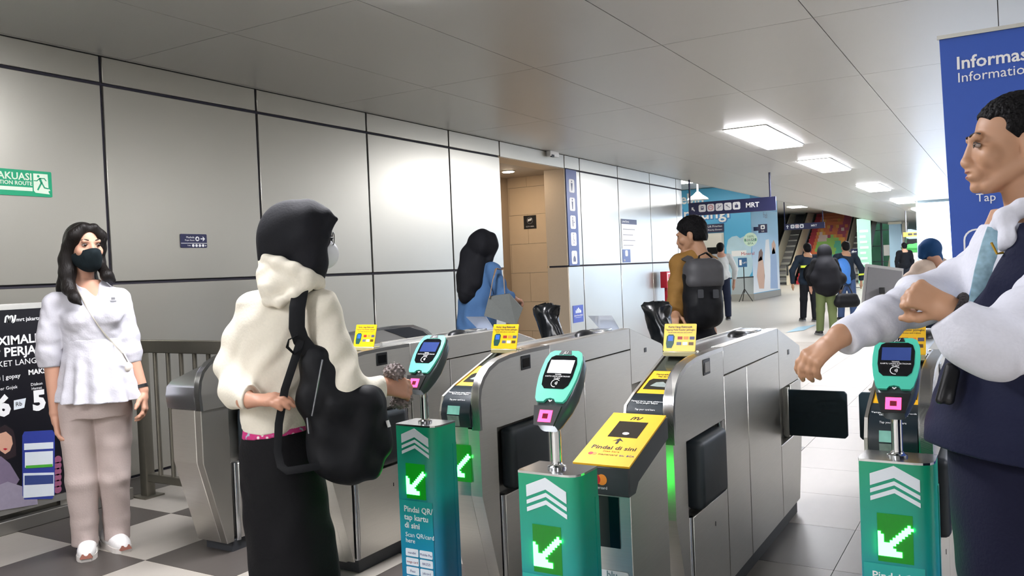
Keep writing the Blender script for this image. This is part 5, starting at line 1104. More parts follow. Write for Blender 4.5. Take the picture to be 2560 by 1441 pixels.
# ------------------------------------------------------------------ woman in the cream hoodie tapping the reader
def woman_hoodie():
    B = Body('person', 'woman in a black headscarf and cream hoodie tapping a card at the reader', (-2.15, 2.05, 0), 2.88)
    SK = skin('skin_tan', '#b5856c'); H = Head(B, (748, 602, .02), math.radians(110), .05, 0, 1.0)
    CR_ = CLOTH('cream_fleece', '#dcd6c6', .9); BK = CLOTH('black_scarf_cloth', '#15161b', .8)
    zz = lambda py, px=700: B.J((px, py, 0)).z
    body = H.skull(False)+H.face()
    body += [S(B, [(735, 700, .03, .06, .06), (712, 760, .02, .145, .09), (702, 860, .02, .13, .1), (695, 980, .02, .105, .09), (692, 1090, .02, .09, .085)])]
    body += chain(B, [(660, 1100, .04), (690, 1400, .04), (700, 1600, .04)], [.06, .055, .045])+chain(B, [(725, 1100, 0), (760, 1400, -.02), (775, 1610, -.02)], [.06, .055, .045])
    body += chain(B, [(648, 775, .06), (590, 925, .02), (615, 1000, -.155)], [.045, .038, .028])+chain(B, [(800, 780, -.03), (856, 975, -.07), (948, 972, .02)], [.05, .042, .028])
    w1 = B.J((622, 1003, -.165)); body += hand(B, w1, B.J((690, 998, -.185))-w1, (0, .3, -1), (.25, .35, .3), 1, .95, .2)
    w2 = B.J((955, 968, .03)); body += hand(B, w2, B.J((1030, 972, .085))-w2, (.1, .9, -.45), (.55, .75, .5), 1, .97, .5)
    bo = grow(B, 'body', SK, body, .0042, .012)
    # headscarf: dome, pointed brim, drape to the hood
    hj = [E(B, (735, 590, .02), (.125, .12, .122)), E(B, (705, 620, .04), (.085, .1, .12)), E(B, (765, 560, 0), (.09, .1, .085))]
    hj += chain(B, [(770, 540, -.02), (812, 542, -.01), (842, 547, 0)], [.05, .022, .004])+chain(B, [(840, 549, .0), (812, 592, -.04), (794, 640, -.045), (785, 690, -.03)], [.004, .012, .02, .03])
    hj += chain(B, [(770, 600, -.05), (775, 660, -.04), (770, 710, 0)], [.06, .055, .05])+[E(B, (735, 665, .02), (.085, .085, .085))]
    grow(B, 'headscarf', BK, hj, .0045, .02, folds=(.0028, [(10, 20, 18, 0), (45, 15, -30, 1.2), (60, 30, -42, 2.5), (30, -40, -20, 4)]), parent=bo)
    # white mask and round glasses
    grow(B, 'face_mask', mat('white_mask', '#dcdde0', .7, noise=.03), [H.e(0, -.08, -.045, .052, .048, .056), H.e(0, -.108, -.045, .024, .026, .036)], .003, .02, cuts=[(H.p(0, -.04, 0), H.M @ Vector((0, 1, 0)))], parent=bo)
    for q in (-1, 1):
        c = H.p(q*.034, -.112, .008); rg = circ(c, H.M @ X, H.M @ Z, .024, .022, 20)
        gl = tube('glasses_rim', rg+[rg[0]], .0018, BLACK, bo, 6, local=True)
        if q == 1 or True: tube('glasses_arm', [H.p(q*.058, -.108, .01), H.p(q*.068, -.05, .008), H.p(q*.07, .0, .0)], .0016, BLACK, gl, 6, local=True)
    tube('glasses_bridge', [H.p(-.011, -.114, .01), H.p(0, -.117, .013), H.p(.011, -.114, .01)], .0016, BLACK, bo, 6, local=True)
    # hoodie with the hood lying on the back
    ho = [S(B, [(735, 705, .02, .08, .075), (715, 745, .02, .155, .1), (707, 800, .02, .16, .12), (700, 880, .02, .15, .122), (696, 960, .02, .14, .12), (693, 1030, .02, .128, .118), (692, 1072, .02, .116, .11)]), C(B, (650, 772, .06), (800, 770, -.03), .062, .06)]
    ho += chain(B, [(642, 778, .06), (605, 850, .04), (584, 915, .02), (590, 975, -.06), (632, 1003, -.17)], [.066, .06, .058, .054, .038])
    ho += chain(B, [(803, 785, -.03), (830, 880, -.06), (856, 965, -.085), (905, 988, -.03), (965, 969, .035)], [.07, .068, .07, .056, .04])
    top = grow(B, 'hoodie', CR_, ho, .0048, .03, cuts=None, sub=[Yc(B, w1-(B.J((690, 998, -.185))-w1)*.05, w1+(B.J((690, 998, -.185))-w1), .05), Yc(B, (957, 969, .03), (1020, 969, .08), .08)], folds=(.0034, [(55, 25, -38, .3), (84, 30, -62, 1.7), (38, 15, -18, 2.9), (66, 20, -20, 4.4)]), parent=bo)
    hd = chain(B, [(660, 645, .03), (672, 648, -.04), (700, 660, -.08), (735, 676, -.098), (768, 692, -.095), (793, 706, -.06), (802, 714, 0)], [.018, .022, .024, .024, .024, .022, .016])
    hd += chain(B, [(664, 660, .0), (668, 690, -.05), (676, 725, -.085), (668, 752, -.1)], [.024, .034, .036, .016])+[E(B, (706, 712, -.085), (.062, .034, .05)), E(B, (748, 716, -.098), (.045, .024, .03))]+chain(B, [(775, 708, -.1), (735, 738, -.118), (700, 757, -.115), (672, 757, -.1)], [.016, .016, .016, .012])
    grow(B, 'hood', CR_, hd, .004, .018, folds=(.0012, [(40, 20, 110, .3), (60, 10, 70, 2.9)]), parent=top)
    grow(B, 'hem_band', CR_, [S(B, [(692, 1040, .02, .12, .112), (692, 1066, .02, .117, .11)])], .005, .01, parent=top)
    PK = mat('pink_floral', '#c83a80', .8, noise=.9, nscale=38)
    nt = PK.node_tree; vo = nt.nodes.new('ShaderNodeTexVoronoi'); vo.inputs['Scale'].default_value = 45; cr = nt.nodes.new('ShaderNodeValToRGB'); tc = nt.nodes.new('ShaderNodeTexCoord')
    el = cr.color_ramp.elements; el[0].color = (*lin('#e9d8dc'), 1); el[0].position = .18; el[1].color = (*lin('#c2266e'), 1); el[1].position = .3; x_ = cr.color_ramp.elements.new(.75); x_.color = (*lin('#b83a7a'), 1); x_ = cr.color_ramp.elements.new(.85); x_.color = (*lin('#9fb8c0'), 1)
    nt.links.new(tc.outputs['Object'], vo.inputs[0]); nt.links.new(vo.outputs['Distance'], cr.inputs[0]); nt.links.new(cr.outputs[0], nt.nodes['Principled BSDF'].inputs['Base Color'])
    grow(B, 'shirt_tail', PK, [S(B, [(694, 1050, .02, .112, .105), (695, 1084, .02, .12, .112), (696, 1098, .02, .122, .114)])], .005, .01, cuts=[(B.J((640, 1092, 0)), (.1, 0, -1))], parent=bo)
    grow(B, 'trousers', CLOTH('black_trousers', '#0d0d10', .85), [S(B, [(694, 1060, .02, .108, .1), (694, 1120, .02, .135, .115), (705, 1200, .02, .142, .12), (725, 1330, .02, .148, .125), (740, 1450, .02, .15, .13), (745, 1600, .02, .15, .135), (745, 1655, .02, .15, .135)], (5, .04, zz(1150), zz(1500)))], .006, .02, folds=(.004, [(30, 20, 10, .3), (-26, 25, 14, 1.7), (52, -18, 8, 2.9)]), cuts=[((0, 0, .03), (0, 0, -1))], parent=bo)
    SH = mat('black_shoe', '#17181b', .6, noise=.1)
    for x in (-.06, .09): shoe(B, Vector((x, .1, 0)), Vector((x+.05, .32, 0)) if x > 0 else Vector((x+.04, .3, 0)), 'shoe', SH, BLACK, h=.008)
woman_hoodie()
def backpack_a():
    B = Body('backpack', 'black backpack hanging from the shoulder of the woman in the cream hoodie', (-2.0, 1.95, .7), 2.88, 'backpack')
    NB = mat('black_nylon', '#0c0e12', .6, spec=.22, noise=.12, nscale=30, bump=.2)
    bg = [C(B, (772, 880, -.12), (785, 1000, -.11), .03, .05), C(B, (785, 1000, -.1), (835, 1140, -.07), .055, .06), RB(B, (868, 1075, -.07), (.105, .08, .165), .06, np.array(Matrix.Rotation(.25, 3, 'Y'))), C(B, (800, 900, -.12), (840, 1000, -.1), .04, .075), C(B, (925, 1020, -.04), (950, 1110, -.04), .05, .045), C(B, (870, 1170, -.07), (925, 1165, -.06), .055, .045)]
    bag = grow(B, 'bag_body', NB, bg, .0055, .035, folds=(.004, [(20, 15, 26, .3), (-30, 20, 30, 1.7), (42, -18, -20, 2.9), (55, 10, 50, 4)]))
    strap('shoulder_strap', [B.J(p) for p in ((792, 735, .05), (772, 712, -.03), (752, 722, -.11), (743, 770, -.145), (742, 820, -.15), (752, 850, -.145), (775, 880, -.14))], [Vector((1, .3, 0))]*7, .052, .010, NB, bag, local=True)
    strap('lower_strap', [B.J(p) for p in ((752, 850, -.15), (735, 905, -.165), (712, 975, -.175), (697, 1060, -.165), (694, 1130, -.16), (702, 1165, -.17), (718, 1178, -.18), (760, 1172, -.17), (800, 1165, -.15))], [Vector((1, .2, .1))]*6+[Vector((.3, .2, 1))]*3, .026, .004, NB, bag, local=True)
    strap('loop', [B.J(p) for p in ((745, 838, -.16), (722, 850, -.17), (718, 868, -.17), (735, 885, -.17), (752, 872, -.16))], [Vector((.2, 1, .2))]*5, .018, .003, NB, bag, local=True)
    tube('zip', [B.J(p) for p in ((806, 900, -.182), (795, 960, -.212), (780, 1040, -.165))], .003, mat('zip_metal', '#8a8d92', .35, .8, noise=.05), bag, 6, local=True)
    tube('zip_pull', [B.J((768, 1045, -.15)), B.J((772, 1085, -.155))], .0035, MATS['zip_metal'], bag, 6, local=True)
    p = B.J((968, 1052, -.07)); tube('drawcord_toggle', [p, p+Vector((.006, 0, -.022))], .006, WHITE, bag, 8, local=True)
backpack_a()
def fluffy():
    B = Body('fluffy_pouch', 'grey fluffy card pouch in the hand of the hooded woman', (-1.87, 2.35, .9), 2.95, 'pouch')
    FU = mat('grey_fur', '#857a78', .9, noise=.6, nscale=50, bump=1.0)
    grow(B, 'fur', FU, [E(B, (985, 932, .0), (.036, .03, .03)), E(B, (1008, 990, .04), (.03, .03, .028)), E(B, (1000, 1008, .03), (.034, .03, .018)), C(B, (990, 940, .04), (1005, 990, .05), .016, .018)], .0035, .02, folds=(.006, [(300, 200, 240, .3), (-260, 250, 340, 1.7), (350, -180, 300, 2.9), (240, 300, -420, 4.0)]))
fluffy()
# ------------------------------------------------------------------ man in white shirt and navy vest
def man_vest():
    B = Body('person', 'uniformed man in a white shirt and navy vest pointing with an outstretched arm', (.04, 2.25, 0), 1.95)
    SK = skin('skin_brown', '#b2886b'); H = Head(B, (2530, 362, .02), math.radians(-107), .03, 0, .985)
    zz = lambda py, px=2560: B.J((px, py, 0)).z
    body = H.skull(neck=.054)+H.face()
    body += [S(B, [(2550, 520, .02, .06, .06), (2560, 620, .02, .09, .15), (2565, 720, .02, .105, .17), (2568, 850, .02, .10, .15), (2550, 1000, .02, .105, .15), (2545, 1140, .02, .11, .15)])]
    body += chain(B, [(2545, 1150, -.03), (2560, 1600, -.04), (2575, 2020, -.05)], [.05, .045, .035])+chain(B, [(2545, 1150, .08), (2560, 1580, .09), (2570, 1960, .1)], [.05, .045, .035])
    body += chain(B, [(2700, 670, -.12), (2490, 862, -.21), (2368, 774, -.185)], [.05, .04, .029])+chain(B, [(2510, 650, .18), (2290, 745, .12), (2098, 842, .03)], [.05, .04, .028])
    wn_ = B.J((2374, 770, -.185)); dn = B.J((2300, 738, -.165))-wn_
    body += hand(B, wn_, dn, (.25, .9, -.45), ((1.25, 1.1, .6), (1.3, 1.1, .6), (1.3, 1.1, .6), (1.25, 1.05, .6)), 1, .86, .9, .0, .45)
    wf_ = B.J((2088, 852, .03)); df = B.J((2045, 885, .03))-wf_
    body += hand(B, wf_, df, (.3, .5, -.8), ((.5, .5, .3), (.6, .5, .3), (.75, .55, .35), (.85, .55, .35)), -1, .84, .35, .05, .4)
    bo = grow(B, 'body', SK, body, .0034, .010, sub=H.sockets()+[H.e(0, -.1065, -.062, .022, .01, .0014)])
    H.eyes(bo)
    grow(B, 'lips', mat('lip_rose', '#8f5650', .45, noise=.03), [H.e(0, -.0958, -.0565, .0205, .009, .0055), H.e(0, -.0948, -.068, .0185, .009, .0062)], .002, .003, sub=[H.e(0, -.1065, -.062, .03, .012, .0012)], inf=.0004, parent=bo)
    BLH = mat('short_black_hair', '#0b0a0c', .6, spec=.15, noise=.3, nscale=120, bump=.8)
    hr = [H.e(0, .022, .040, .082, .101, .087), H.e(0, .05, -.01, .078, .068, .08)]
    grow(B, 'hair', BLH, hr, .003, .02, cuts=[(H.p(0, -.072, .078), H.M @ Vector((0, -.72, -.69))), (H.p(0, .09, -.07), H.M @ Vector((0, -.25, -1)))], sub=[H.e(q*.078, .016, -.018, .022, .026, .036) for q in (-1, 1)]+[H.e(q*.07, -.06, .045, .03, .035, .032) for q in (-1, 1)], folds=(.0009, [(300, 260, 240, 0), (-280, 310, 200, 2), (200, -340, 320, 1)]), parent=bo)
    WS = CLOTH('white_shirt_cloth', '#d2d4de', .75); NV = CLOTH('navy_vest_cloth', '#161a33', .8)
    tor = lambda g: S(B, [(2552, 560, .02, .085+g, .10+g), (2560, 600, .02, .105+g, .155+g), (2563, 680, .02, .125+g, .185+g), (2566, 800, .02, .122+g, .175+g), (2556, 900, .01, .130+g, .170+g), (2535, 1000, 0, .145+g, .175+g), (2520, 1080, 0, .152+g, .18+g), (2524, 1150, 0, .150+g, .18+g)][:6 if g < 0 else 8])
    sh = [tor(-.004), C(B, (2690, 650, -.10), (2540, 640, .17), .06, .06)]
    near = chain(B, [(2705, 665, -.12), (2605, 790, -.18), (2495, 862, -.21), (2425, 842, -.21), (2350, 760, -.185)], [.082, .074, .070, .058, .040])
    far = chain(B, [(2520, 650, .18), (2430, 715, .15), (2300, 750, .12), (2200, 800, .08), (2085, 858, .03)], [.08, .075, .057, .048, .040])
    fl = [(60, 20, 48, .3), (85, 30, 80, 1.7), (40, 10, 22, 2.9), (70, 20, 30, 4.0)]
    top = grow(B, 'shirt', WS, [sh, near, far], .0038, .03, sub=[Yc(B, (2373, 785, -.187), (2290, 695, -.16), .075), Yc(B, (2108, 846, .034), (2040, 885, .0), .075), C(B, (2535, 455, .02), (2545, 520, .02), .062, .062)], folds=(.0028, fl), parent=bo)
    # collar
    col = chain(B, [(2600, 505, -.05), (2555, 520, -.062), (2512, 545, -.05), (2494, 565, -.02)], [.016, .018, .016, .012])+chain(B, [(2512, 545, -.05), (2520, 600, -.075), (2505, 620, -.06)], [.018, .016, .008])+chain(B, [(2494, 565, -.02), (2490, 590, .03), (2510, 550, .09)], [.012, .014, .014])
    grow(B, 'collar', WS, col, .0034, .02, parent=top)
    # vest: torso shell with arm holes and a deep neck
    VS = [tor(.020), C(B, (2680, 625, -.09), (2560, 625, .15), .078, .072)]
    grow(B, 'vest', NV, VS, .0042, .03,
         sub=[C(B, (2428, 560, q), (2328, 800, q), .100, .06) for q in (-.16, -.08, 0, .08, .16)]+[C(B, (2530, 665, .25), (2540, 760, .25), .1, .1), C(B, (2545, 470, .02), (2548, 520, .02), .08, .085)],
         cuts=[(B.J((2520, 1135, 0)), (-.15, 0, -1))], folds=(.0018, fl), parent=top)
    TI = mat('pale_blue_tie', '#86a9b8', .5, noise=.5, nscale=70)
    shp = [tor(-.004)]
    strap('tie', [surf(B, shp, .03, *q, .010) for q in ((2492, 572), (2480, 605), (2470, 640), (2460, 680), (2452, 720), (2446, 760))], [Vector((1, -.7, 0))]*6, .040, .005, TI, top, local=True)
    strap('lanyard', [surf(B, shp, .03, *q, .012) for q in ((2466, 640), (2450, 680), (2438, 715), (2430, 750))], [Vector((1, -.7, 0))]*4, .016, .003, mat('lanyard_blue', '#2f7fc0', .5, noise=.1), top, local=True)
    p = surf(B, VS, .03, 2492, 628, .004); tube('gold_pin', [p+Vector((-.012, 0, .02)), p+Vector((-.002, -.004, -.006)), p+Vector((.012, -.004, -.004))], .003, mat('gold_pin', '#c8a040', .3, .9, noise=.05), top, 6, local=True)
    wv = dn.normalized(); w0 = wn_-wv*.014; u = wv.cross(Z).normalized(); v = wv.cross(u)
    tr = loft('bracelet', [circ(w0+wv*(.009*math.cos(t)), u, v, .0375+.006*math.sin(t), .036+.006*math.sin(t), 24) for t in [i*math.pi/4 for i in range(9)]], mat('black_cord', '#1a1418', .8, noise=.3, nscale=200, bump=.8), bo, closed=False, local=True)
    grow(B, 'trousers', CLOTH('navy_trousers', '#12142a', .85), [S(B, [(2535, 1090, .02, .132, .155), (2532, 1180, .02, .132, .155), (2535, 1300, .02, .128, .15), (2545, 1450, .02, .12, .15), (2560, 1700, .02, .10, .145), (2570, 2010, .02, .085, .14)])], .006, .02, sub=[C(B, (2540, 1500, .02), (2565, 2040, .02), .02, .06)], folds=(.0022, [(24, 18, 20, .3), (-30, 25, 26, 1.7)]), parent=bo)
    BL = mat('black_leather', '#121317', .4, noise=.1)
    a = B.J((2372, 912, -.05)); b = B.J((2345, 1005, -.06))
    grow(B, 'belt_pouch', BL, [C(B, (2374, 918, -.05), (2350, 1000, -.06), .010, .010), C(B, (2386, 930, -.05), (2372, 1000, -.06), .012, .012)], .003, .01, parent=bo)
    pp_ = B.J((2392, 1240, -.16))
    for i in range(3): mesh('printed_mark', [pp_+Vector((.02+.004*k, .0+.0*k, -.012*i*1.8+z)) for k in (0, 1) for z in (0, .008)]+[pp_+Vector((.02+.03, .0, -.012*i*1.8+z-.004)) for z in (0, .008)], [(0, 2, 3, 1), (2, 4, 5, 3)], WHITE, bo, local=True) if False else None
    for q in (-.06, .1):
        sp = B.J((2570, 2000, q)); shoe(B, Vector((sp.x+.05, sp.y, 0)), Vector((sp.x-.2, sp.y-.03, 0)), 'shoe', BL, BLACK, h=.008)
man_vest()

# ------------------------------------------------------------------ people beyond the gates
def woman_denim():
    B = Body('person', 'woman in a long black headscarf and denim dress walking past the doorway', (-3.62, 5.62, 0), 6.68)
    SK = MATS['skin_tan']; H = Head(B, (1208, 612, .02), math.radians(120), .1, 0, 1.0); DN = CLOTH('denim_cloth', '#4a6d98', .85); BK = MATS['black_scarf_cloth']
    body = H.skull(False)+H.face()+[S(B, [(1200, 660, .03, .06, .06), (1195, 690, .02, .13, .09), (1190, 780, .02, .12, .1), (1188, 860, .02, .13, .11)])]+chain(B, [(1175, 850, .02), (1195, 1000, .02), (1205, 1085, .02)], [.07, .05, .04])+chain(B, [(1200, 850, -.04), (1220, 1000, -.04), (1232, 1085, -.04)], [.07, .05, .04])
    body += chain(B, [(1228, 672, -.06), (1252, 735, -.1), (1285, 748, -.02)], [.045, .038, .026])
    w = B.J((1280, 747, -.03)); body += hand(B, w, B.J((1302, 752, .06))-w, (0, .3, -1), (.5, .6, .4), 1, 1.0)
    bo = grow(B, 'body', SK, body, .007, .015)
    hj = [E(B, (1206, 612, .02), (.125, .13, .125)), E(B, (1190, 650, .05), (.11, .1, .14))]+chain(B, [(1180, 640, .03), (1172, 690, -.04), (1168, 735, -.06), (1164, 745, -.06)], [.1, .095, .075, .02])+chain(B, [(1195, 660, -.03), (1180, 710, -.07), (1160, 738, -.08)], [.07, .07, .03])+chain(B, [(1150, 690, -.0), (1147, 728, -.02)], [.03, .015])+chain(B, [(1230, 590, .0), (1236, 615, .0), (1225, 650, -.02)], [.03, .02, .03])
    grow(B, 'headscarf', BK, hj, .008, .03, folds=(.005, [(26, 10, 8, 0), (-30, 15, 10, 2), (40, 10, -14, 3)]), parent=bo)
    dr = [S(B, [(1203, 660, .02, .09, .08), (1200, 680, .02, .15, .10), (1196, 740, .02, .155, .125), (1190, 830, .02, .155, .14), (1195, 950, .02, .18, .16), (1205, 1080, .02, .2, .18)])]+chain(B, [(1232, 672, -.06), (1246, 712, -.1), (1258, 738, -.11), (1277, 745, -.05)], [.06, .056, .056, .05])
    grow(B, 'denim_dress', DN, dr, .008, .03, sub=[Yc(B, (1275, 745, -.04), (1310, 752, .08), .08)], folds=(.006, [(30, 20, 14, .3), (-36, 25, 20, 1.7), (52, -18, 12, 2.9)]), parent=bo)
    for x in (-.05, .06): shoe(B, Vector((x, .02, 0)), Vector((x+.2, .1, 0)), 'shoe', MATS['black_shoe'], BLACK, h=.01)
    T = Body('tote_bag', 'grey tote bag carried by the woman in denim', (-3.2, 5.7, .75), 6.62, 'bag'); GT = mat('grey_canvas', '#6f7370', .8, noise=.08, nscale=60)
    a, b, c, d, e_ = [T.J(q) for q in ((1222, 742, -.18), (1272, 735, -.16), (1306, 772, -.1), (1290, 815, -.14), (1210, 790, -.2))]
    n = Vector((.1, 1, .05)).normalized()*.05
    tb = mesh('bag_body', [a, b, c, d, e_, a+n, b+n, c+n, d+n, e_+n], [(0, 1, 2, 3, 4)[::-1], (5, 6, 7, 8, 9)]+[(i, (i+1) % 5, 5+(i+1) % 5, 5+i) for i in range(5)], GT, T.e, local=True)
    strap('handle', [T.J(q) for q in ((1224, 745, -.19), (1232, 700, -.19), (1240, 672, -.14), (1258, 675, -.1), (1262, 735, -.16))], [Vector((0, 1, .2))]*5, .03, .006, mat('tan_strap', '#a08468', .7, noise=.05), tb, local=True)
woman_denim()
def man_tan():
    B = Body('person', 'young man in a tan jacket with a black backpack looking down', (-2.0, 6.0, 0), 6.2)
    SK = MATS['skin_brown']; H = Head(B, (1726, 588, 0), math.radians(-118), .22, 0, 1.05); TJ = CLOTH('tan_jacket_cloth', '#8f6a35', .75)
    body = H.skull()+H.face()+[S(B, [(1735, 620, .02, .06, .06), (1735, 645, .02, .15, .1), (1732, 740, .02, .13, .1), (1735, 840, .02, .13, .11)])]+chain(B, [(1722, 830, -.02), (1728, 980, -.02), (1735, 1080, -.02)], [.08, .055, .04])+chain(B, [(1765, 830, .05), (1772, 980, .05), (1778, 1080, .05)], [.08, .055, .04])
    body += chain(B, [(1698, 660, -.02), (1692, 740, -.08), (1690, 785, -.12)], [.05, .042, .03]); w = B.J((1690, 785, -.12)); body += hand(B, w, B.J((1684, 800, -.2))-w, (0, .2, -1), (.6, .6, .4), 1, 1.0)
    bo = grow(B, 'body', SK, body, .007, .012, sub=H.sockets())
    hr = [H.e(0, .022, .046, .088, .108, .092), H.e(0, .05, -.01, .082, .07, .085)]
    grow(B, 'hair', MATS['short_black_hair'], hr, .006, .02, cuts=[(H.p(0, -.075, .06), H.M @ Vector((0, -.75, -.66))), (H.p(0, .09, -.065), H.M @ Vector((0, -.25, -1)))], sub=[H.e(q*.08, .016, -.018, .024, .026, .036) for q in (-1, 1)], folds=(.002, [(120, 100, 90, 0), (-110, 130, 80, 2)]), parent=bo)
    jk = [S(B, [(1735, 625, .02, .075, .075), (1735, 645, .02, .15, .11), (1733, 700, .02, .165, .13), (1730, 780, .02, .165, .135), (1730, 812, .02, .155, .13)]), C(B, (1700, 658, -.02), (1775, 655, .08), .06, .06)]+chain(B, [(1700, 660, -.02), (1696, 720, -.06), (1688, 765, -.1), (1690, 788, -.12)], [.072, .072, .066, .05])
    ja = grow(B, 'jacket', TJ, jk, .007, .03, folds=(.005, [(30, 20, 44, .3), (-26, 25, 54, 1.7), (52, -18, -38, 2.9)]), sub=[Yc(B, (1689, 786, -.12), (1684, 815, -.2), .08), C(B, (1733, 600, 0), (1735, 622, .01), .062, .062)], parent=bo)
    grow(B, 'shirt_collar', CLOTH('slate_collar', '#4a4c5c', .8), [S(B, [(1736, 612, .02, .060, .060), (1736, 622, .02, .066, .066), (1736, 640, .02, .085, .08)])], .006, .015, parent=ja)
    grow(B, 'trousers', CLOTH('charcoal_trousers', '#14161c', .85), [S(B, [(1735, 800, .02, .14, .125), (1738, 850, .02, .145, .13)])]+chain(B, [(1722, 840, -.02), (1728, 980, -.02), (1735, 1085, -.02)], [.09, .075, .065])+chain(B, [(1762, 840, .05), (1772, 980, .05), (1780, 1085, .05)], [.09, .075, .065]), .008, .02, parent=bo)
    for x, q in ((-.08, -.02), (.14, .05)): shoe(B, Vector((x, q+.05, 0)), Vector((x-.15, q-.1, 0)), 'shoe', MATS['black_shoe'], BLACK, h=.01)
    K = Body('backpack', 'black backpack with a grey top flap worn over the tan jacket', (-1.9, 5.8, .8), 6.1, 'backpack'); NB = MATS['black_nylon']
    bg = [RB(K, (1757, 742, -.12), (.142, .10, .235), .095, rotz(.25)), E(K, (1760, 775, -.17), (.125, .08, .13), rotz(.25))]
    bb = grow(K, 'bag_body', NB, bg, .008, .03, folds=(.004, [(26, 20, 30, .3), (-30, 25, 34, 1.7), (42, -18, 26, 2.9)]))
    GF = mat('charcoal_nylon', '#47474a', .6, noise=.1, nscale=30)
    grow(K, 'top_flap', GF, [RB(K, (1758, 688, -.135), (.142, .102, .12), .085, rotz(.25)), C(K, (1730, 705, -.2), (1795, 708, -.16), .03, .03)], .008, .03, cuts=[(K.J((1770, 716, -.1)), (0, 0, -1))], parent=bb)
    strap('shoulder_strap', [K.J(q) for q in ((1712, 645, .02), (1722, 648, -.07), (1738, 665, -.13), (1745, 685, -.15))], [Vector((1, 0, .5))]*4, .06, .014, GF, bb, local=True)
    strap('grab_handle', [K.J(q) for q in ((1742, 668, -.15), (1748, 640, -.16), (1765, 632, -.14), (1780, 645, -.12))], [Vector((0, 1, 0))]*4, .03, .008, NB, bb, local=True)
    for x in (1752, 1790): p = K.J((x, 735, -.25)); box_ = loft('buckle', [rring(p+Vector((0, .01*t, 0)), X, Z, .02, .03, .006, 2) for t in (0, 1)], DGREY, bb, local=True)
man_tan()
def simple(label, base, hpx, htop, foot, body_m, leg_m, hair_m, skin_m, width=1.0, scarf=None, jacket_z=.85, arms=((-.24, .02, .8), (.24, .02, .8)), yaw=180, stride=.12, lean=(0, 0), long_sleeve=True, h=.012, shoes=None):
    """standing or walking figure seen from behind; base in world, height htop"""
    d = CF.dot(Vector(base)-Vector((0, 0, CAM_H))); B = Body('person', label, base, d); s = htop/1.70; V = lambda x, y, z: Vector((x*s, y*s, z*s))
    hc = V(lean[0], lean[1], 1.585); H = Head(B, hc, math.radians(yaw), 0, 0, s*.98)
    w = width
    body = H.skull()+H.face()+[C(B, V(lean[0]*.8, lean[1]*.8, 1.38), V(0, 0, .95), .12*s, .13*s)]
    for q, st in ((-1, stride), (1, -stride)): body += chain(B, [V(q*.08, 0, .9), V(q*.085, st*.6-.02, .48), V(q*.085, st, .08)], [.07*s, .05*s, .035*s])
    for q, (ax, ay, az) in zip((-1, 1), arms):
        body += chain(B, [V(q*.17+lean[0]*.8, lean[1]*.8, 1.38), V(ax*1.05, ay*.3, 1.10), V(ax, ay, az)], [.045*s, .038*s, .026*s]); dn = (V(ax, ay, az)-V(ax*1.05, ay*.3, 1.10)).normalized(); body += [C(B, V(ax, ay, az), V(ax, ay, az)+dn*.09*s, .026*s, .03*s), C(B, V(ax, ay, az)+dn*.09*s, V(ax, ay, az)+dn*.16*s, .026*s, .014*s)]
    bo = grow(B, 'body', skin_m, body, h, .02)
    if hair_m: grow(B, 'hair', hair_m, [H.e(0, .022, .042, .086, .104, .09), H.e(0, .05, -.01, .08, .068, .085)], h*.8, .02, cuts=[(H.p(0, -.06, .06), H.M @ Vector((0, -.75, -.66)))], parent=bo)
    jk = [C(B, V(-.15*w+lean[0]*.8, lean[1]*.8, 1.385), V(.15*w+lean[0]*.8, lean[1]*.8, 1.385), .075*s, .075*s), C(B, V(lean[0]*.6, lean[1]*.6, 1.28), V(0, 0, .98), .145*s*w, .15*s*w), C(B, V(-.07, 0, jacket_z+.1), V(.07, 0, jacket_z+.1), .12*s*w, .12*s*w)]
    for q, (ax, ay, az) in zip((-1, 1), arms): jk += chain(B, [V(q*.175*w+lean[0]*.8, lean[1]*.8, 1.37), V(ax*1.05, ay*.3, 1.10), V(ax, ay, az+.02)], [.07*s, .062*s, .048*s])
    ja = grow(B, 'jacket', body_m, jk, h, .03, cuts=[(V(0, 0, jacket_z), (0, 0, -1))], folds=(.004, [(30, 20, 30, .3), (-36, 25, 40, 1.7)]), parent=bo)
    tr = [C(B, V(-.06, 0, .93), V(.06, 0, .93), .125*s, .125*s)]
    for q, st in ((-1, stride), (1, -stride)): tr += chain(B, [V(q*.085, 0, .88), V(q*.09, st*.6-.02, .48), V(q*.088, st, .1)], [.1*s, .078*s, .068*s])
    grow(B, 'trousers', leg_m, tr, h, .03, cuts=[(V(0, 0, .07), (0, 0, -1))], parent=bo)
    for q, st in ((-1, stride), (1, -stride)): shoe(B, V(q*.088, st-.04, 0), V(q*.1, st+.18, 0), 'shoe', shoes or MATS['black_shoe'], GREYP, h=h)
    return B, V, s, bo, ja
SB, SWm, BHm = MATS['skin_brown'], MATS['skin_warm'], MATS['short_black_hair']
simple('man in a pale grey jacket walking towards the lift', (-5.72, 19.1, 0), 0, 1.78, 0, CLOTH('pale_grey_jacket', '#c3c8c8', .7), CLOTH('navy_jeans', '#1d2438', .85), BHm, SWm, 1.1, jacket_z=.88, yaw=150, arms=((-.26, .05, .82), (.3, .12, .8)))
B, V, s, bo, ja = simple('worker in a dark uniform with yellow reflective patches walking away', (-3.68, 18.5, 0), 0, 1.66, 0, CLOTH('dark_uniform', '#1e2a38', .8), CLOTH('black_work_trousers', '#191b20', .85), BHm, SB, 1.15, jacket_z=.8, arms=((-.32, .05, .85), (.3, .05, .85)))
RF = mat('reflective_yellow', '#d8e84a', .4, noise=.02)
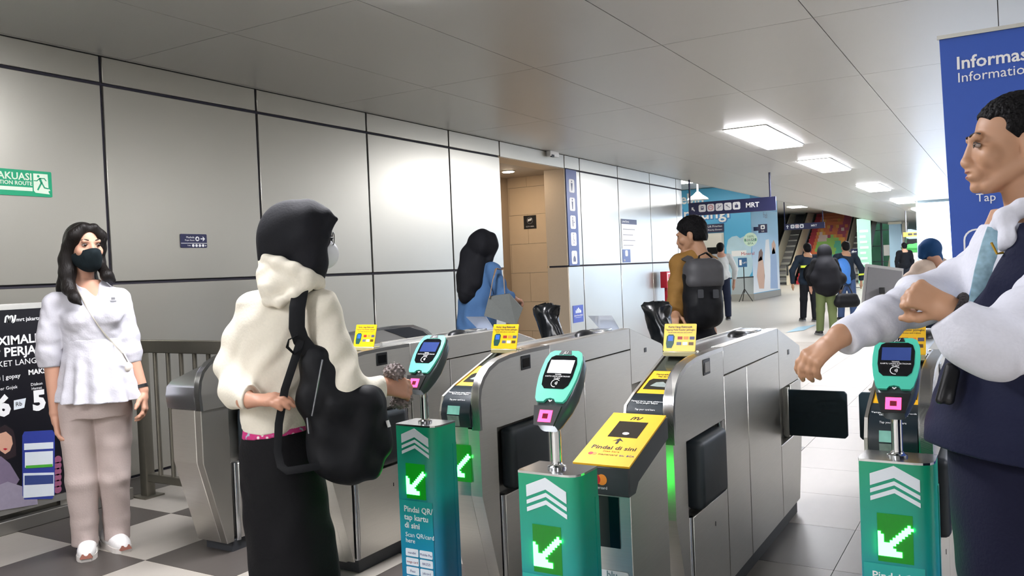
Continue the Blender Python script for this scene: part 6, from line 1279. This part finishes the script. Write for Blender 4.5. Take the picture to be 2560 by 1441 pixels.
for x in (-.13, .1): mesh('reflective_patch', [V(x+a, -.165, 1.2+b) for a, b in ((-.07, -.025), (.07, -.025), (.07, .025), (-.07, .025))]+[V(x+a, -.13, 1.2+b) for a, b in ((-.07, -.025), (.07, -.025), (.07, .025), (-.07, .025))], [(0, 1, 2, 3), (7, 6, 5, 4), (0, 4, 5, 1), (1, 5, 6, 2), (2, 6, 7, 3), (3, 7, 4, 0)], RF, ja, local=True)
K = Body('backpack', 'small dark backpack on the worker in the reflective uniform', (-3.6, 18.35, .9), 17.6, 'backpack'); grow(K, 'bag_body', MATS['black_nylon'], [E(K, Vector((.02, 0, .12)), (.17, .1, .2))], .014, .03)
B, V, s, bo, ja = simple('woman in a wide black headscarf and olive cargo trousers walking away', (-2.74, 15.2, 0), 0, 1.56, 0, CLOTH('black_tunic', '#0b0c0f', .9), CLOTH('olive_cargo', '#6f7c52', .85), None, SWm, 1.1, jacket_z=.85, arms=((-.28, .0, .95), (.26, -.06, .8)), stride=.1)
grow(B, 'headscarf', MATS['black_scarf_cloth'], [E(B, V(0, 0, 1.58), (.115, .12, .13)), C(B, V(0, 0, 1.5), V(0, -.02, 1.25), .1, .2), C(B, V(0, -.03, 1.25), V(.02, -.03, .98), .21, .24), C(B, V(-.16, -.02, 1.1), V(.24, -.04, 1.05), .14, .13)], .012, .06, folds=(.006, [(20, 10, 6, 0), (-24, 12, 8, 2)]), parent=bo)
T = Body('handbag', 'black handbag carried beside the olive trousers', (-2.38, 15.1, .45), 14.3, 'bag'); grow(T, 'bag_body', MATS['black_nylon'], [C(T, Vector((-.13, 0, .12)), Vector((.13, 0, .12)), .09, .09), C(T, Vector((-.12, 0, .2)), Vector((.12, 0, .2)), .07, .07)], .012, .03); tube('handle', [Vector((-.1, 0, .26)), Vector((-.04, 0, .4)), Vector((.04, 0, .4)), Vector((.1, 0, .26))], .012, BLACK, T.e, 8, local=True)
B, V, s, bo, ja = simple('man in a dark jacket with a bright blue backpack walking away', (-2.93, 18.6, 0), 0, 1.66, 0, MATS['dark_uniform'], CLOTH('blue_jeans', '#41557a', .85), BHm, SB, 1.1, jacket_z=.85, arms=((-.26, .05, .85), (.32, .0, .84)))
mesh('reflective_patch', [V(.30+a, -.05+c, .98+b) for c in (0, -.03) for a, b in ((-.06, -.02), (.06, -.01), (.06, .025), (-.06, .02))], [(0, 1, 2, 3), (7, 6, 5, 4), (0, 4, 5, 1), (1, 5, 6, 2), (2, 6, 7, 3), (3, 7, 4, 0)], RF, ja, local=True)
K = Body('backpack', 'bright blue backpack on the man at the right of the walking group', (-2.95, 18.4, .9), 17.3, 'backpack'); grow(K, 'bag_body', mat('blue_nylon', '#3f7fd0', .6, noise=.1), [E(K, Vector((-.02, 0, .16)), (.17, .11, .26)), C(K, Vector((.08, 0, -.02)), Vector((.1, 0, -.08)), .07, .05)], .014, .03)
def bending():
    B = Body('person', 'person in a beige hoodie and blue headwear leaning forward by the bright window', (-.62, 10.0, 0), 8.98)
    BH_ = CLOTH('beige_hoodie_cloth', '#c8b5a5', .85); H = Head(B, (2326, 632, 0), math.radians(-150), .35, 0, 1.0)
    body = H.skull(False)+H.face()+chain(B, [(2330, 660, .02), (2330, 720, .06), (2335, 790, .1)], [.07, .13, .14])+chain(B, [(2325, 790, .05), (2328, 870, .05), (2330, 935, .05)], [.08, .055, .04])+chain(B, [(2350, 790, .15), (2352, 870, .15), (2354, 935, .15)], [.08, .055, .04])
    body += chain(B, [(2300, 672, -.05), (2272, 705, -.05), (2256, 730, -.05)], [.05, .04, .03])+[C(B, (2256, 730, -.05), (2250, 742, -.06), .03, .02)]
    bo = grow(B, 'body', SWm, body, .01, .02)
    grow(B, 'headwear', CLOTH('deep_blue_headwear', '#14406e', .7), [E(B, (2326, 622, 0), (.115, .12, .115)), E(B, (2332, 645, .02), (.1, .1, .1)), C(B, (2310, 620, -.02), (2305, 640, -.02), .06, .04)], .009, .02, parent=bo)
    grow(B, 'hoodie', BH_, [C(B, (2305, 672, -.03), (2352, 665, .06), .085, .09), C(B, (2328, 690, .03), (2332, 780, .1), .17, .16)]+chain(B, [(2302, 675, -.05), (2275, 702, -.06), (2258, 726, -.05)], [.085, .07, .05]), .01, .05, folds=(.005, [(30, 20, 30, .3), (-36, 25, 40, 1.7)]), parent=bo)
    grow(B, 'trousers', MATS['navy_jeans'], chain(B, [(2328, 780, .08), (2328, 870, .05), (2330, 938, .05)], [.13, .08, .07])+chain(B, [(2345, 785, .12), (2352, 870, .15), (2354, 938, .15)], [.12, .08, .07]), .012, .03, parent=bo)
    for x, y in ((-.05, .05), (.06, .15)): shoe(B, Vector((x, y, 0)), Vector((x-.2, y-.05, 0)), 'shoe', MATS['black_shoe'], BLACK, h=.012)
bending()
v = onz(2262, 690, 0) if False else Vector((-2.75, 30.0, 0)); v.x = ony(2261, 640, 30).x
simple('distant person in a black jacket below the yellow sign', (v.x, 30.0, 0), 0, 1.72, 0, MATS['black_tunic'], MATS['black_work_trousers'], BHm, SB, 1.1, yaw=170, h=.02)
